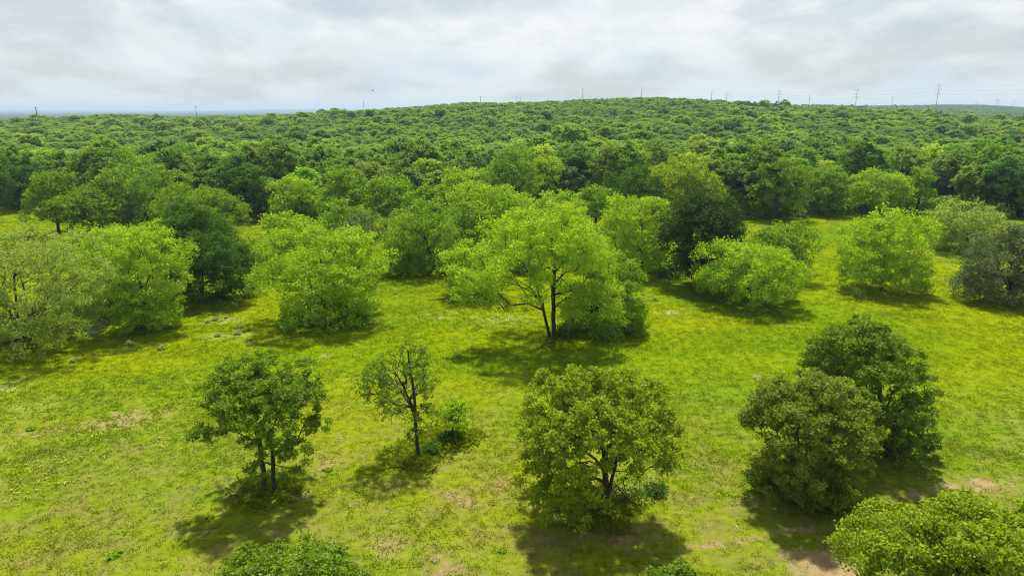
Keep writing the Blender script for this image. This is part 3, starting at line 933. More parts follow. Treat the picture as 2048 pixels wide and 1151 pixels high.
# the groves: (base, crown box, leaf, label, options)
GROVE = [
    ('pecan_tree', 31, (30, 690), (-110, 192, 470, 690), 'pecan_pale', 'pale yellowish pecan with a long leaning limb beside the creek', dict(skirt=0.62, nl=20, zlo=.6)),
    ('pecan_tree', 32, (288, 655), (192, 374, 458, 652), 'pecan', 'bright pecan with a skirt of leaves down to its trunk, beside the dark oak pair', dict(nl=18, zlo=.4, skirt=.42)),
    ('pecan_tree', 33, (190, 610), (120, 290, 455, 600), 'pecan', 'bright pecan behind the creek, between the pale leaning pecan and the skirted pecan', dict(skirt=0.50, nl=14)),
    ('oak_tree', 34, (402, 602), (338, 496, 468, 598), 'oak_dark', 'dark blue green oak in front of its dark twin, beside the skirted pecan', dict(nl=14, dens=1.2)),
    ('oak_tree', 35, (374, 588), (312, 448, 404, 560), 'oak_dark', 'tall dark oak rising behind the other dark oak', dict(nl=14, dens=1.2)),
    ('pecan_tree', 36, (655, 642), (520, 768, 468, 650), 'pecan', 'wide bright pecan with boughs down to the grass beyond the half bare oak', dict(skirt=0.45, nl=20, zlo=.4)),
    ('pecan_tree', 37, (595, 545), (530, 650, 424, 530), 'pecan', 'bright pecan close behind the wide pecan with boughs to the grass', dict(nl=12)),
    ('pecan_tree', 38, (505, 562), (455, 548, 505, 562), 'pecan_deep', 'low yellow green tree between the dark oak pair and the wide pecan', dict(nl=10)),
    ('hackberry_tree', 39, (718, 545), (672, 760, 434, 530), 'grey_green', 'small grey green tree with bare twigs behind the wide bright pecan', dict(nl=10, bare=.15)),
    ('pecan_tree', 40, (872, 545), (770, 912, 416, 552), 'pecan_deep', 'rounded pecan with deep shade below it at the back of the open grass', dict(skirt=0.45, nl=16, zlo=.5)),
    ('pecan_tree', 41, (997, 492), (898, 1062, 368, 470), 'pecan', 'pecan with a forked bare trunk showing under a high crown', dict(nl=14, zlo=4)),
    ('pecan_tree', 42, (952, 592), (880, 1012, 480, 592), 'pecan', 'low spreading pecan in front of the forked pecan', dict(skirt=0.62, nl=14, zlo=.5)),
    ('pecan_tree', 44, (1160, 660), (1120, 1292, 520, 684), 'pecan_deep', 'low dense pecan leaning out from beside the tall central pecan', dict(skirt=0.65, nl=14, zlo=.3)),
    ('pecan_tree', 45, (1120, 505), (1050, 1170, 384, 500), 'pecan', 'bright pecan behind the tall central pecan', dict(nl=12)),
    ('pecan_tree', 46, (1285, 548), (1204, 1345, 384, 556), 'pecan', 'tall bright pecan touching the round dark cedar', dict(skirt=0.55, nl=18, zlo=.6)),
    ('cedar_tree', 47, (1398, 572), (1326, 1484, 400, 556), 'cedar', 'very dark round headed cedar with several thin stems among bright pecans', dict(nl=18, dens=1.8, zlo=1.6)),
    ('pecan_tree', 48, (1502, 607), (1396, 1608, 486, 612), 'pecan', 'low spreading pecan with a short dark trunk in front of the dark cedar', dict(nl=18, zlo=.5)),
    ('pecan_tree', 49, (1585, 560), (1492, 1630, 438, 560), 'pecan_deep', 'thin leaved pecan with bare twigs behind the low spreading pecan', dict(nl=14, bare=.12)),
    ('pecan_tree', 50, (1765, 582), (1680, 1864, 418, 580), 'pecan', 'isolated round pecan with a slim trunk out on the open grass', dict(nl=18, zlo=1.0, skirt=.72, skz=.45, r_base=.17)),
    ('pecan_tree', 51, (1932, 500), (1864, 1998, 402, 502), 'pecan_pale', 'bushy pecan with pale lower boughs near the wood, behind the grey green oak', dict(skirt=0.66, nl=14)),
    ('oak_tree', 52, (2012, 605), (1938, 2110, 452, 608), 'grey_green', 'grey green oak, dense down to the grass, cut off by the edge of the photo', dict(skirt=0.78, nl=18, zlo=.2, dens=1.3)),
    ('pecan_tree', 53, (1752, 428), (1690, 1812, 340, 424), 'pecan', 'brightest yellow green tree standing against the dark wood edge', dict(nl=12)),
    ('pecan_tree', 54, (1832, 428), (1802, 1866, 332, 425), 'pecan_deep', 'slender yellow green tree beside the brightest tree at the wood edge', dict(nl=10)),
    ('pecan_tree', 55, (592, 448), (537, 642, 356, 440), 'pecan', 'yellow green tree beyond the wide pecan, standing free of the wood', dict(nl=12)),
    ('pecan_tree', 56, (685, 455), (634, 748, 340, 450), 'pecan_deep', 'green pecan with forked dark trunk beside the free standing yellow green tree', dict(nl=14)),
    ('pecan_tree', 57, (770, 462), (720, 832, 350, 452), 'pecan_deep', 'green pecan in the row between the forked dark trunk and the grove', dict(nl=14)),
    ('pecan_tree', 58, (835, 490), (800, 900, 372, 470), 'pecan_deep', 'pecan tucked behind the rounded pecan with deep shade', dict(nl=12)),
    ('pecan_tree', 59, (935, 435), (880, 988, 334, 430), 'pecan', 'bright pecan at the wood edge behind the forked pecan', dict(nl=12)),
    ('pecan_tree', 60, (1190, 462), (1150, 1228, 370, 450), 'pecan_deep', 'bushy pecan with dark lower boughs seen over the central grove', dict(nl=10)),
    ('oak_tree', 61, (118, 466), (56, 156, 346, 458), 'oak', 'oak with a leaning bare trunk on the far strip of grass', dict(nl=14, zlo=2.5)),
    ('oak_tree', 62, (188, 470), (104, 258, 370, 466), 'oak', 'wide oak with low boughs beside the leaning trunked oak', dict(nl=14)),
    ('elm_tree', 63, (292, 462), (214, 364, 330, 455), 'wood', 'tall broad elm behind the skirted pecan and beside the wide oak', dict(nl=18)),
    ('oak_tree', 64, (402, 500), (308, 492, 366, 500), 'oak', 'large rounded oak behind the dark oak pair, against the wood', dict(skirt=0.45, nl=18)),
    ('pecan_tree', 65, (268, 420), (222, 316, 303, 400), 'pecan_deep', 'yellow green crown showing over the broad elm', dict(nl=12)),
    ('oak_tree', 66, (62, 420), (-30, 70, 322, 418), 'oak_dark', 'dark oak with a slim trunk at the far corner of the grass strip', dict(nl=14)),
    ('elm_tree', 67, (1385, 440), (1290, 1432, 318, 430), 'oak_bright', 'tall upright elm behind the round dark cedar', dict(nl=16)),
    ('elm_tree', 68, (1555, 438), (1508, 1612, 318, 430), 'oak', 'tall elm with a dark understorey at the wood edge, behind the thin leaved pecan', dict(nl=14)),
    ('elm_tree', 69, (1030, 440), (975, 1078, 300, 420), 'wood', 'tall round elm rising behind the central grove', dict(nl=14)),
    ('pecan_tree', 71, (802, 525), (758, 858, 432, 522), 'pecan_deep', 'low pecan in the gap beside the rounded shady pecan', dict(nl=10, skirt=.5)),
    ('pecan_tree', 72, (930, 520), (880, 980, 402, 505), 'pecan_deep', 'deep green pecan wedged behind the low spreading pecan and the forked pecan', dict(nl=12)),
    ('pecan_tree', 73, (1062, 540), (1000, 1110, 430, 540), 'pecan', 'bright pecan filling the gap left of the tall central pecan trunk', dict(nl=12, skirt=.4)),
    ('pecan_tree', 74, (1232, 505), (1195, 1270, 415, 500), 'pecan', 'small bright pecan beside the tall bright pecan near the dark cedar', dict(nl=10)),
    ('pecan_tree', 76, (700, 520), (640, 750, 400, 515), 'pecan_deep', 'mid green pecan just behind the small grey green twiggy tree', dict(nl=12, skirt=.4)),
    ('pecan_tree', 78, (225, 575), (175, 290, 462, 570), 'pecan', 'bright pecan just behind the skirted pecan', dict(nl=12)),
    ('elm_tree', 80, (490, 440), (455, 535, 330, 440), 'oak_dark', 'dark slim elm in the notch between the large rounded oak and the free yellow tree', dict(nl=12)),
    ('elm_tree', 81, (1260, 445), (1215, 1320, 335, 430), 'oak_dark', 'dark elm behind the tall bright pecan', dict(nl=12)),
    ('elm_tree', 82, (1655, 430), (1605, 1700, 335, 428), 'wood', 'grey stemmed elm at the wood edge where the grass ends', dict(nl=12)),
    ('pecan_tree', 70, (1112, 420), (1060, 1120, 310, 400), 'pecan', 'vivid yellow crown showing between dark trees of the wood', dict(nl=10)),
]
for name, seed, b, box, lm, lab, kw in GROVE:
    meadow_tree(name, seed, b, box, lm, lab, **kw)
meadow_tree('pecan_tree', 43, (1105, 682), (922, 1242, 404, 640), 'pecan',
            'tall central pecan with a bare forked trunk and wide spreading boughs',
            lobes=[(1130, 440, 42), (1085, 470, 40), (1150, 490, 44), (1040, 520, 38), (1195, 530, 40), (1120, 540, 46), (1212, 590, 34), (1070, 575, 36),
                   (992, 562, 34), (950, 570, 40), (928, 592, 26), (985, 590, 34), (1000, 612, 24), (1165, 600, 38), (1060, 605, 22), (1100, 500, 40), (1225, 630, 24), (1140, 625, 22)],
            stems_px=[[(1108, 682), (1106, 590), (1110, 520), (1125, 440)], [(1100, 676), (1092, 640), (1070, 560), (1040, 520)]],
            tips=950, zlo=2.6, r_base=0.27, young=0.1)
print('meadow trees', round(time.time() - T0, 1))


# ------------------------------------------------------------------ shrubs, undergrowth and weeds on the meadow
def bush(name, seed, px, py, wpx, hpx, leafmat, label, cat='shrub', group=None, leaf=None, up=0.5, n=60, per=14):
    base = ground(px, py)
    k = base[1] / ray(px, py)[1]
    w, h = wpx * k / FPX, hpx * k / FPX
    rng = np.random.default_rng(seed)
    d = rng.normal(0, 1, (n, 3))
    d /= np.linalg.norm(d, axis=1, keepdims=True)
    d[:, 2] = np.abs(d[:, 2])
    C = d * (0.4 + 0.5 * rng.random((n, 1))) * (w / 2, w / 2 * .8, h)
    sp_ = min(w, h) * 0.28
    lf = leaf or max(0.1, 0.003 * base[1])
    V, F, tone, yg = leaves(rng, C, per, sp_, lf, up, None, 0.7, young_bias=.35 if n < 60 else 0)
    ok = V[F[:, 0], 2] > -0.05
    root = empty(name, base)
    tag(root, label, cat, group)
    st = []
    P = [np.zeros(3)]
    PA = [-1]
    for c in C[::4]:
        P.append(c); PA.append(0)
    V2, F2 = tubes(np.array(P), np.array(PA), np.full(len(P), 0.02), np.ones(len(P), bool), 4, 1)
    link('stem', mesh_from('stem', V2, [F2], M['bark'], True), root)
    link('foliage', crown_mesh('foliage', V, F[ok], tone[ok], yg[ok], M[leafmat]), root)
    return root


for a in [(201, 902, 878, 62, 20, 'bush', 'dark low shrub at the foot of the bright sapling'),
          (202, 862, 905, 44, 26, 'bush', 'shrub at the foot of the half bare oak'),
          (203, 1255, 1000, 120, 55, 'bush', 'wide dark thicket under the weeping oak, on its open side'),
          (204, 1195, 1035, 100, 50, 'bush', 'dark thicket round the trunk of the weeping oak'),
          (205, 1310, 985, 60, 34, 'bush', 'small outer shrub of the thicket under the weeping oak'),
          (206, 1520, 960, 80, 42, 'bush', 'green shrub growing out at the side of the olive oak'),
          (207, 1590, 985, 110, 60, 'bush', 'dark shrub at the front foot of the olive oak'),
          (208, 1680, 980, 90, 60, 'bush', 'shrub between the olive oak and its shadow'),
          (209, 1745, 880, 80, 50, 'bush', 'shrub at the foot of the dense round oak'),
          (210, 1130, 676, 60, 34, 'bush', 'dark shrub beside the forked trunk of the tall central pecan'),
          (211, 1215, 678, 70, 36, 'pecan_deep', 'bright shrub under the low dense pecan'),
          (212, 1270, 668, 50, 46, 'pecan_deep', 'bright bush at the outer end of the low dense pecan'),
          (213, 690, 640, 60, 60, 'bush', 'upright dark bush in the shade of the wide pecan'),
          (214, 630, 648, 60, 30, 'pecan_deep', 'low bright shrub under the wide pecan'),
          (215, 500, 590, 70, 46, 'pecan_deep', 'light green shrub beside the dark oak pair'),
          (216, 450, 596, 60, 40, 'bush', 'dark shrub under the front dark oak'),
          (217, 285, 640, 60, 50, 'bush', 'dark undergrowth round the trunk of the skirted pecan'),
          (218, 120, 660, 110, 50, 'pecan_pale', 'pale bush on the creek bank below the leaning limb'),
          (219, 235, 630, 90, 44, 'bush', 'dark bank shrub along the creek'),
          (220, 40, 680, 70, 50, 'bush', 'dark undergrowth round the trunk of the pale leaning pecan'),
          (221, 545, 560, 70, 50, 'pecan_deep', 'shrub in the gap between dark oaks and wide pecan'),
          (222, 790, 555, 60, 30, 'pecan_deep', 'low shrub beside the rounded pecan'),
          (223, 1430, 545, 70, 50, 'bush', 'dark shrub under the cedar'),
          (224, 1345, 555, 70, 34, 'bush', 'low dark shrub between the tall bright pecan and the cedar'),
          (225, 1960, 505, 60, 30, 'grey_green', 'grey shrub under the bushy pecan near the wood')]:
    sd_, px, py, w, h, lm, lab = a
    bush('shrub', sd_, px, py, w, h, lm, lab)

# pale flowering weeds: one prototype, copied
proto = bush('weed_clump', 301, 432, 640, 20, 8, 'weed', 'pale flowering weed clump standing in the open meadow grass', 'weed', 'pale flowering weed clumps in the meadow', leaf=0.2, up=0.9, n=30, per=5)
WEEDS = [(475, 668), (415, 645), (437, 672), (452, 636), (482, 655), (500, 690), (260, 690), (325, 698), (145, 724), (1285, 590), (790, 588), (735, 612), (468, 612), (1310, 600), (560, 690)]
rg = np.random.default_rng(5)


def copy_tree(o, loc, rz, s=1.0, label=None):
    c = o.copy()
    COL.objects.link(c)
    c.location = loc
    c.rotation_euler = (0, 0, rz)
    c.scale = (s, s, s)
    if label:
        c['label'] = label
    for ch in o.children:
        d = ch.copy()
        COL.objects.link(d)
        d.parent = c
    return c


for px, py in WEEDS:
    copy_tree(proto, ground(px, py), rg.random() * 6.28, rg.uniform(0.6, 1.15) * (0.75 if py > 800 else 1))
dark_weed = bush('weed_clump', 302, 835, 838, 26, 5, 'pecan', 'deep green leafy weed tuft in the near grass', 'weed', 'deep green weed tufts in the meadow', leaf=0.16, up=1.0)
DW = [(290, 838), (655, 940), (720, 980), (420, 1035), (230, 1110), (62, 858), (1005, 1100)]
for px, py in DW:
    copy_tree(dark_weed, ground(px, py), rg.random() * 6.28, rg.uniform(0.5, 1.2))

# ------------------------------------------------------------------ woodland variants
def variant(seed, h, a, zb, tips, per, spread, leaf, nl=14, k=0.4, inset=0.66):
    """crown + trunk arrays of one woodland tree, metres"""
    rng = np.random.default_rng(seed)
    zc, c = (h + zb) / 2, (h - zb) / 2
    lo = ell_lobes(rng, 0, 0, zc, a, a, c, nl, k, inset=inset)
    stems = [np.array([(0, 0, -.3), (rng.normal(0, .3), rng.normal(0, .3), zc * .5), (rng.normal(0, .4), rng.normal(0, .4), zc + .3 * c)])]
    tp = sample_tips(rng, lo, tips, 0.6)
    P, PA, SI, tid, nst = grow(rng, lo, stems, tp, 2.0, 0.35)
    rad = radii(PA, 0.03, 0.28)
    V1, F1 = tubes(P, PA, rad, rad > 0.05, 5)
    ex = P[nst:][rng.random(len(P) - nst) < 0.35]
    C = np.concatenate([P[tid], ex])
    V2, F2, tone, yg = leaves(rng, C, per, spread, leaf, 0.6, np.array([0, 0, zc - .3 * c]), 0.6, out=1.1)
    return V1, F1, V2, F2, tone, yg


EDGE_VARS = [variant(400 + i, h, a, zb, 300, 20, 0.9, 0.42, 18) for i, (h, a, zb) in enumerate(
    [(14, 4.4, .8), (15.5, 5.0, 1.2), (12.5, 4.4, .6), (17, 4.6, 1.5), (13, 5.2, .8), (11, 3.8, .4), (15, 3.6, 1.0), (9, 3.6, .2)])]
EDGE_ME = [(mesh_from('trunk', v[0], [v[1]], M['grey_bark'], True), crown_mesh('crown', v[2], v[3], v[4], v[5], M['wood'])) for v in EDGE_VARS]
HILL_VARS = [variant(450 + i, h, a, zb, 170, 18, 0.85, 0.5, 9, k=0.5, inset=0.52) for i, (h, a, zb) in enumerate(
    [(10, 3.9, .6), (11, 4.2, .8), (9.2, 3.7, .5), (11.6, 3.8, 1.0), (9.6, 4.3, .6), (8.2, 3.4, .4)])]


def scatter(spacing, amin, amax, rmin, rmax, seed, jitter=0.38):
    rng = np.random.default_rng(seed)
    X = np.arange(math.sin(amin) * rmax * 1.02, math.sin(amax) * rmax * 1.02, spacing)
    Y = np.arange(0, rmax, spacing * 0.87)
    gx_, gy_ = np.meshgrid(X, Y)
    gx_ = gx_ + (np.arange(len(Y)) % 2)[:, None] * spacing / 2
    x, y = gx_.ravel(), gy_.ravel()
    x = x + rng.normal(0, jitter * spacing * .6, len(x))
    y = y + rng.normal(0, jitter * spacing * .6, len(x))
    az, r = np.arctan2(x, np.maximum(y, .01)), np.hypot(x, y)
    k = (az > amin) & (az < amax) & (r > rmin) & (r < rmax) & (y > 1)
    return x[k], y[k]


# the belt at the meadow's far side: each tree its own thing, nearest first
x, y = scatter(6.6, R(-46), R(46), 120, 300, 61)
e = edge_dist(x, y)
k = e > 2.0
x, y, e = x[k], y[k], e[k]
az = np.arctan2(x, y)
inview = (np.abs(az) < R(38.5))
order = np.argsort(e + np.where(inview, 0, 1000))
NIND = 246
ind, rest = order[:NIND], order[NIND:]
rgw = np.random.default_rng(62)
TINTS = [('blue green', (.62, .82, .92), .14), ('dark green', (.74, .82, .70), .20), ('mid green', (.95, 1.0, .9), .26), ('olive green', (1.1, .98, .85), .12),
         ('grey green', (.95, .92, 1.5), .10), ('fresh green', (1.3, 1.32, .8), .10), ('yellow green', (1.9, 1.62, .6), .04)]
TP = np.array([q[2] for q in TINTS])
MARKS = [(30, 'the pale leaning pecan'), (118, 'the leaning trunked oak'), (200, 'the wide oak with low boughs'), (292, 'the tall broad elm'),
         (400, 'the large rounded oak'), (500, 'the low pale tree'), (592, 'the free yellow green tree'), (690, 'the fork trunked pecan'),
         (775, 'the green pecan in the row'), (840, 'the rounded shady pecan'), (935, 'the bright pecan at the wood edge'), (1030, 'the tall round elm'),
         (1112, 'the vivid yellow crown'), (1190, 'the bushy dark boughed pecan'), (1290, 'the tall bright pecan'), (1385, 'the tall upright elm'),
         (1450, 'the round dark cedar'), (1555, 'the thin leaved pecan'), (1650, 'the open strip of grass'), (1752, 'the brightest edge tree'), (1832, 'the slender yellow green tree'),
         (1932, 'the bushy pale boughed pecan'), (2020, 'the grey green oak')]
BELT = []
for j in ind:
    v = int(rgw.integers(0, len(EDGE_ME)))
    if e[j] < 7 and rgw.random() < .35:
        v = [5, 7, 2][int(rgw.integers(0, 3))]
    s = rgw.uniform(0.85, 1.25)
    base = (x[j], y[j], float(terrain(x[j], y[j])))
    root = empty('woodland_tree', base, rgw.random() * 6.28)
    root.scale = (s * rgw.uniform(.9, 1.12), s * rgw.uniform(.9, 1.12), s)
    ti = int(rgw.choice(len(TINTS), p=TP / TP.sum()))
    tree_h = s * [14, 15.5, 12.5, 17, 13, 11, 15, 9][v]
    px = 1024 + FPX * x[j] / (y[j] * cp + 17 * sp)
    mark = min(MARKS, key=lambda q: abs(q[0] - px))[1]
    size = 'tall' if tree_h > 16 else 'low' if tree_h < 11 else 'medium'
    link('trunk', EDGE_ME[v][0], root)
    c = link('crown', EDGE_ME[v][1], root)
    c.color = (*[q * rgw.uniform(.9, 1.1) for q in TINTS[ti][1]], 1)
    row = 'the front row' if e[j] < 9 else 'the second row' if e[j] < 18 else None
    if row:
        BELT.append((f'{size} {TINTS[ti][0]} tree, {row[4:]} of wood behind {mark}', px, root, row))
    else:
        tag(root, f'{TINTS[ti][0]} tree deep inside the wood with only its crown top showing', 'tree', f'{TINTS[ti][0]} inner trees of the wood')
seen = {}
for lab, px, root, row in sorted(BELT, key=lambda q: q[1]):
    seen.setdefault(lab, []).append(root)
    tag(root, lab, 'tree', row[4:] + ' of the wood')
ORD = ['leftmost', 'second', 'third', 'fourth', 'fifth', 'sixth']
for lab, roots in seen.items():
    if len(roots) > 1:
        for i_, r_ in enumerate(roots):
            r_['label'] = ORD[i_] + ' ' + lab

# low undergrowth along the wood's edge
ubase = bush('shrub', 330, 1600, 432, 60, 26, 'wood', 'leafy undergrowth shrub at the foot of the wood edge', 'shrub', 'undergrowth shrubs along the wood edge', leaf=0.5)
k = 0
for f in np.linspace(-0.62, 0.62, 120):
    r = np.interp(f, EA, ED) + rgw.uniform(-1.0, 5)
    if r < 60:
        continue
    xx_, yy_ = math.sin(f) * r, math.cos(f) * r
    c = copy_tree(ubase, (xx_, yy_, float(terrain(xx_, yy_))), rgw.random() * 6.28, rgw.uniform(0.7, 1.7))
    k_ = rgw.uniform(.55, 1.25)
    c.children[-1].color = (k_ * rgw.uniform(.8, 1.1), k_, k_ * rgw.uniform(.8, 1.3), 1)


# ------------------------------------------------------------------ one object that carries its own source shapes and the points to set them on
def field(name, sources, pts, rot, scale, pick, label, mats):
    """sources: list of (V, [faces], tone, young, matindex list)"""
    VV, FF3, FF4, src, tones, yngs, mi = [], [], [], [], [], [], []
    off = 0
    faces = []
    for s, parts in enumerate(sources):
        for V, F, tone, yg, mat_i in parts:
            VV.append(V); faces.append(F + off); src.append(np.full(len(V), s + 1))
            tones.append(tone); yngs.append(yg); mi.append(np.full(len(F), mat_i))
            off += len(V)
    n = len(pts)
    VV.append(pts)
    src.append(np.zeros(n))
    nv = off
    src = np.concatenate(src).astype(np.int32)
    full = lambda a, d: np.concatenate([np.zeros((nv, d)) if d > 1 else np.zeros(nv), a]).astype(np.float32)
    me = mesh_from(name, np.concatenate(VV), faces, None, False, {
        'source': ('POINT', 'INT', src), 'pick': ('POINT', 'INT', np.concatenate([np.zeros(nv), pick]).astype(np.int32)),
        'turn': ('POINT', 'FLOAT_VECTOR', full(rot, 3)), 'size': ('POINT', 'FLOAT_VECTOR', full(scale, 3)),
        'tone': ('FACE', 'FLOAT', np.concatenate(tones).astype(np.float32)), 'young': ('FACE', 'FLOAT', np.concatenate(yngs).astype(np.float32))})
    for mm in mats:
        me.materials.append(mm)
    me.polygons.foreach_set('material_index', np.concatenate(mi).astype(np.int32))
    o = link(name, me)
    tag(o, label, kind='stuff')
    g = bpy.data.node_groups.new(name, 'GeometryNodeTree')
    g.interface.new_socket('Geometry', in_out='INPUT', socket_type='NodeSocketGeometry')
    g.interface.new_socket('Geometry', in_out='OUTPUT', socket_type='NodeSocketGeometry')
    gi, go = g.nodes.new('NodeGroupInput'), g.nodes.new('NodeGroupOutput')

    def attr(nm, ty):
        a = g.nodes.new('GeometryNodeInputNamedAttribute')
        a.data_type = ty
        a.inputs['Name'].default_value = nm
        return a.outputs['Attribute']

    def eq(a, v):
        c = g.nodes.new('FunctionNodeCompare')
        c.data_type, c.operation = 'INT', 'EQUAL'
        ins = [i for i in c.inputs if i.type == 'INT']
        g.links.new(a, ins[0])
        ins[1].default_value = v
        return c.outputs[0]

    def sepg(geo, sel):
        s_ = g.nodes.new('GeometryNodeSeparateGeometry')
        s_.domain = 'POINT'
        g.links.new(geo, s_.inputs[0])
        g.links.new(sel, s_.inputs[1])
        return s_.outputs[0]
    srca = attr('source', 'INT')
    pk = attr('pick', 'INT')
    e2r = g.nodes.new('FunctionNodeEulerToRotation')
    g.links.new(attr('turn', 'FLOAT_VECTOR'), e2r.inputs[0])
    points = sepg(gi.outputs[0], eq(srca, 0))
    jn = g.nodes.new('GeometryNodeJoinGeometry')
    for s in range(len(sources)):
        iop = g.nodes.new('GeometryNodeInstanceOnPoints')
        g.links.new(points, iop.inputs['Points'])
        g.links.new(eq(pk, s), iop.inputs['Selection'])
        g.links.new(sepg(gi.outputs[0], eq(srca, s + 1)), iop.inputs['Instance'])
        g.links.new(e2r.outputs[0], iop.inputs['Rotation'])
        g.links.new(attr('size', 'FLOAT_VECTOR'), iop.inputs['Scale'])
        g.links.new(iop.outputs[0], jn.inputs[0])
    g.links.new(jn.outputs[0], go.inputs[0])
    md = o.modifiers.new('field', 'NODES')
    md.node_group = g
    return o


def as_parts(v, m_=1):
    z = np.zeros(len(v[1]))
    return [(v[0], v[1], z, z, 0), (v[2], v[3], v[4], v[5], m_)]


# the wood that runs on up the hill, and the ridges behind it
px_, py_, sz_, tp_ = [x[rest]], [y[rest]], [rgw.uniform(1.05, 1.4, len(rest))], [rgw.integers(0, 6, len(rest))]
x2, y2 = scatter(5.5, R(-44), R(44), 288, 965, 63)
k = vnoise(x2 / 16, y2 / 16, 31) > 0.10
x2, y2 = x2[k], y2[k]
px_.append(x2); py_.append(y2); sz_.append(rgw.uniform(.64, 1.0, len(x2)) * (0.88 + .3 * vnoise(x2 / 45, y2 / 45, 33))); tp_.append(rgw.integers(0, 6, len(x2)))
x3, y3 = scatter(7.6, R(8), R(44), 960, 1720, 64)
px_.append(x3); py_.append(y3); sz_.append(rgw.uniform(.8, 1.3, len(x3))); tp_.append(rgw.integers(0, 6, len(x3)))
x4, y4 = scatter(9.5, R(20), R(42), 2350, 3050, 65)
px_.append(x4); py_.append(y4); sz_.append(rgw.uniform(.9, 1.6, len(x4))); tp_.append(rgw.integers(0, 6, len(x4)))
X_, Y_ = np.concatenate(px_), np.concatenate(py_)
s_ = np.concatenate(sz_)
n = len(X_)
# species grow in patches; a few big old trees stand above the rest
pat = vnoise(X_ / 38, Y_ / 55, 35) * .6 + vnoise(X_ / 13, Y_ / 15, 36) * .4
PK = np.where(rgw.random(n) < sstep(.48, .7, pat) * .75 + .06, rgw.choice([1, 4], n), rgw.choice([0, 2, 3, 5], n))
PK = np.where(Y_ > 2000, np.where(PK % 2 == 0, 1, 4), PK)
s_ = s_ * np.where((rgw.random(n) < .07) & (Y_ < 700), rgw.uniform(1.15, 1.45, n), 1)
field('woodland', [as_parts(v, 2 if i in (1, 4) else 1) for i, v in enumerate(HILL_VARS)], np.stack([X_, Y_, terrain(X_, Y_) - .1], 1),
      np.stack([np.zeros(n), np.zeros(n), rgw.random(n) * 6.28], 1), np.stack([s_ * rgw.uniform(.9, 1.15, n), s_ * rgw.uniform(.9, 1.15, n), s_], 1),
      PK, 'unbroken oak wood covering the hill and the ridges behind it', [M['grey_bark'], M['hill'], M['hill_dark']])
print('wood', n, round(time.time() - T0, 1))


# ------------------------------------------------------------------ grass
def tuft(seed, nb, h, w, lean, flower=None, head=0.05):
    rng = np.random.default_rng(seed)
    a = rng.random(nb) * 6.28
    r = w * np.sqrt(rng.random(nb))
    b = np.stack([r * np.cos(a), r * np.sin(a), np.full(nb, -.03)], 1)
    hh = h * rng.uniform(.5, 1.15, nb)
    la = a + rng.normal(0, .9, nb)
    le = lean * rng.uniform(.3, 1.2, nb)
    tip = b + np.stack([np.cos(la) * le * hh, np.sin(la) * le * hh, hh], 1)
    sw = rng.random(nb) * 6.28
    wd = rng.uniform(.02, .045, nb)[:, None] * np.stack([np.cos(sw), np.sin(sw), np.zeros(nb)], 1)
    midp = (b + tip) / 2 + np.array([0, 0, .12]) * hh[:, None]
    V = np.stack([b - wd, b + wd, midp + wd * .9, midp - wd * .9, tip], 1).reshape(-1, 3)
    o = np.arange(nb)[:, None] * 5
    F4 = (o + np.array([0, 1, 2, 3])[None]).astype(int)
    F3 = o + np.array([3, 2, 4, 4])[None]
    F3 = o + np.array([3, 2, 4])[None]
    parts = [(V, F4, np.full(nb, .5), rng.random(nb) * .5, 0)]
    V3 = V[F3.ravel()]
    parts.append((V3, np.arange(len(V3)).reshape(-1, 3), np.full(nb, .5), rng.random(nb), 0))
    if flower is not None:
        m_ = nb // 2
        c = tip[:m_]
        q = np.array([[-1, -1, 0], [1, -1, .3], [1, 1, 0], [-1, 1, .3]]) * head
        Vf = (c[:, None] + q[None]).reshape(-1, 3)
        parts.append((Vf, np.arange(len(Vf)).reshape(-1, 4), np.full(m_, .5), np.zeros(m_), flower))
    return parts


src = [tuft(501, 30, .16, .36, 1.6), tuft(502, 34, .13, .42, 1.9), tuft(503, 30, .19, .32, 1.4), tuft(504, 18, .22, .3, .8, 1, .03), tuft(505, 14, .26, .3, .5, 2, .035)]
gx_, gy_, gs_, gp_ = [], [], [], []
for r0, r1, sp_, s0, sd_ in ((18, 62, 0.34, .72, 71), (60, 100, .55, 1.05, 72), (98, 215, 1.0, 1.6, 73)):
    xx_, yy_ = scatter(sp_, R(-43), R(43), r0, r1, sd_, .6)
    e_ = edge_dist(xx_, yy_)
    dd_ = np.maximum(spots(DIRT, xx_, yy_), trail(TRAIL, xx_, yy_, .8, .72)) if r1 < 120 else np.zeros_like(xx_)
    rr = rgw.random(len(xx_))
    patch = vnoise(xx_ / 7 + 3, yy_ / 4 + 8, 41)
    k = (e_ < 6) & (rr > dd_ * 0.7) & (rgw.random(len(xx_)) < .62 + .38 * patch)
    if r0 < 60:
        k &= rgw.random(len(xx_)) < 0.55 + .5 * vnoise(xx_ / 2.3, yy_ / 2.0, 43)
    xx_, yy_, dd_, patch = xx_[k], yy_[k], dd_[k], patch[k]
    pk = rgw.choice(3, len(xx_), p=[.42, .40, .18])
    pl = spots(PALE, xx_, yy_)
    pk = np.where(rgw.random(len(xx_)) < pl * .3 + .0012, 3, pk)
    yl = spots([(60, 940, 70, .5), (120, 960, 60, .5), (30, 975, 40, .5), (330, 880, 40, .25)], xx_, yy_)
    pk = np.where(rgw.random(len(xx_)) < yl * .5, 4, pk)
    gx_.append(xx_); gy_.append(yy_); gp_.append(pk)
    gs_.append(s0 * rgw.uniform(.55, 1.25, len(xx_)) * (.78 + .35 * patch))
for b_ in BASES:
    k = 90
    r_, a_ = 2.4 * rgw.random(k) ** .7, rgw.random(k) * 6.283
    gx_.append(b_[0] + r_ * np.cos(a_)); gy_.append(b_[1] + r_ * np.sin(a_)); gp_.append(np.full(k, 2)); gs_.append(rgw.uniform(1.0, 2.3, k))
X_, Y_, s_ = np.concatenate(gx_), np.concatenate(gy_), np.concatenate(gs_)
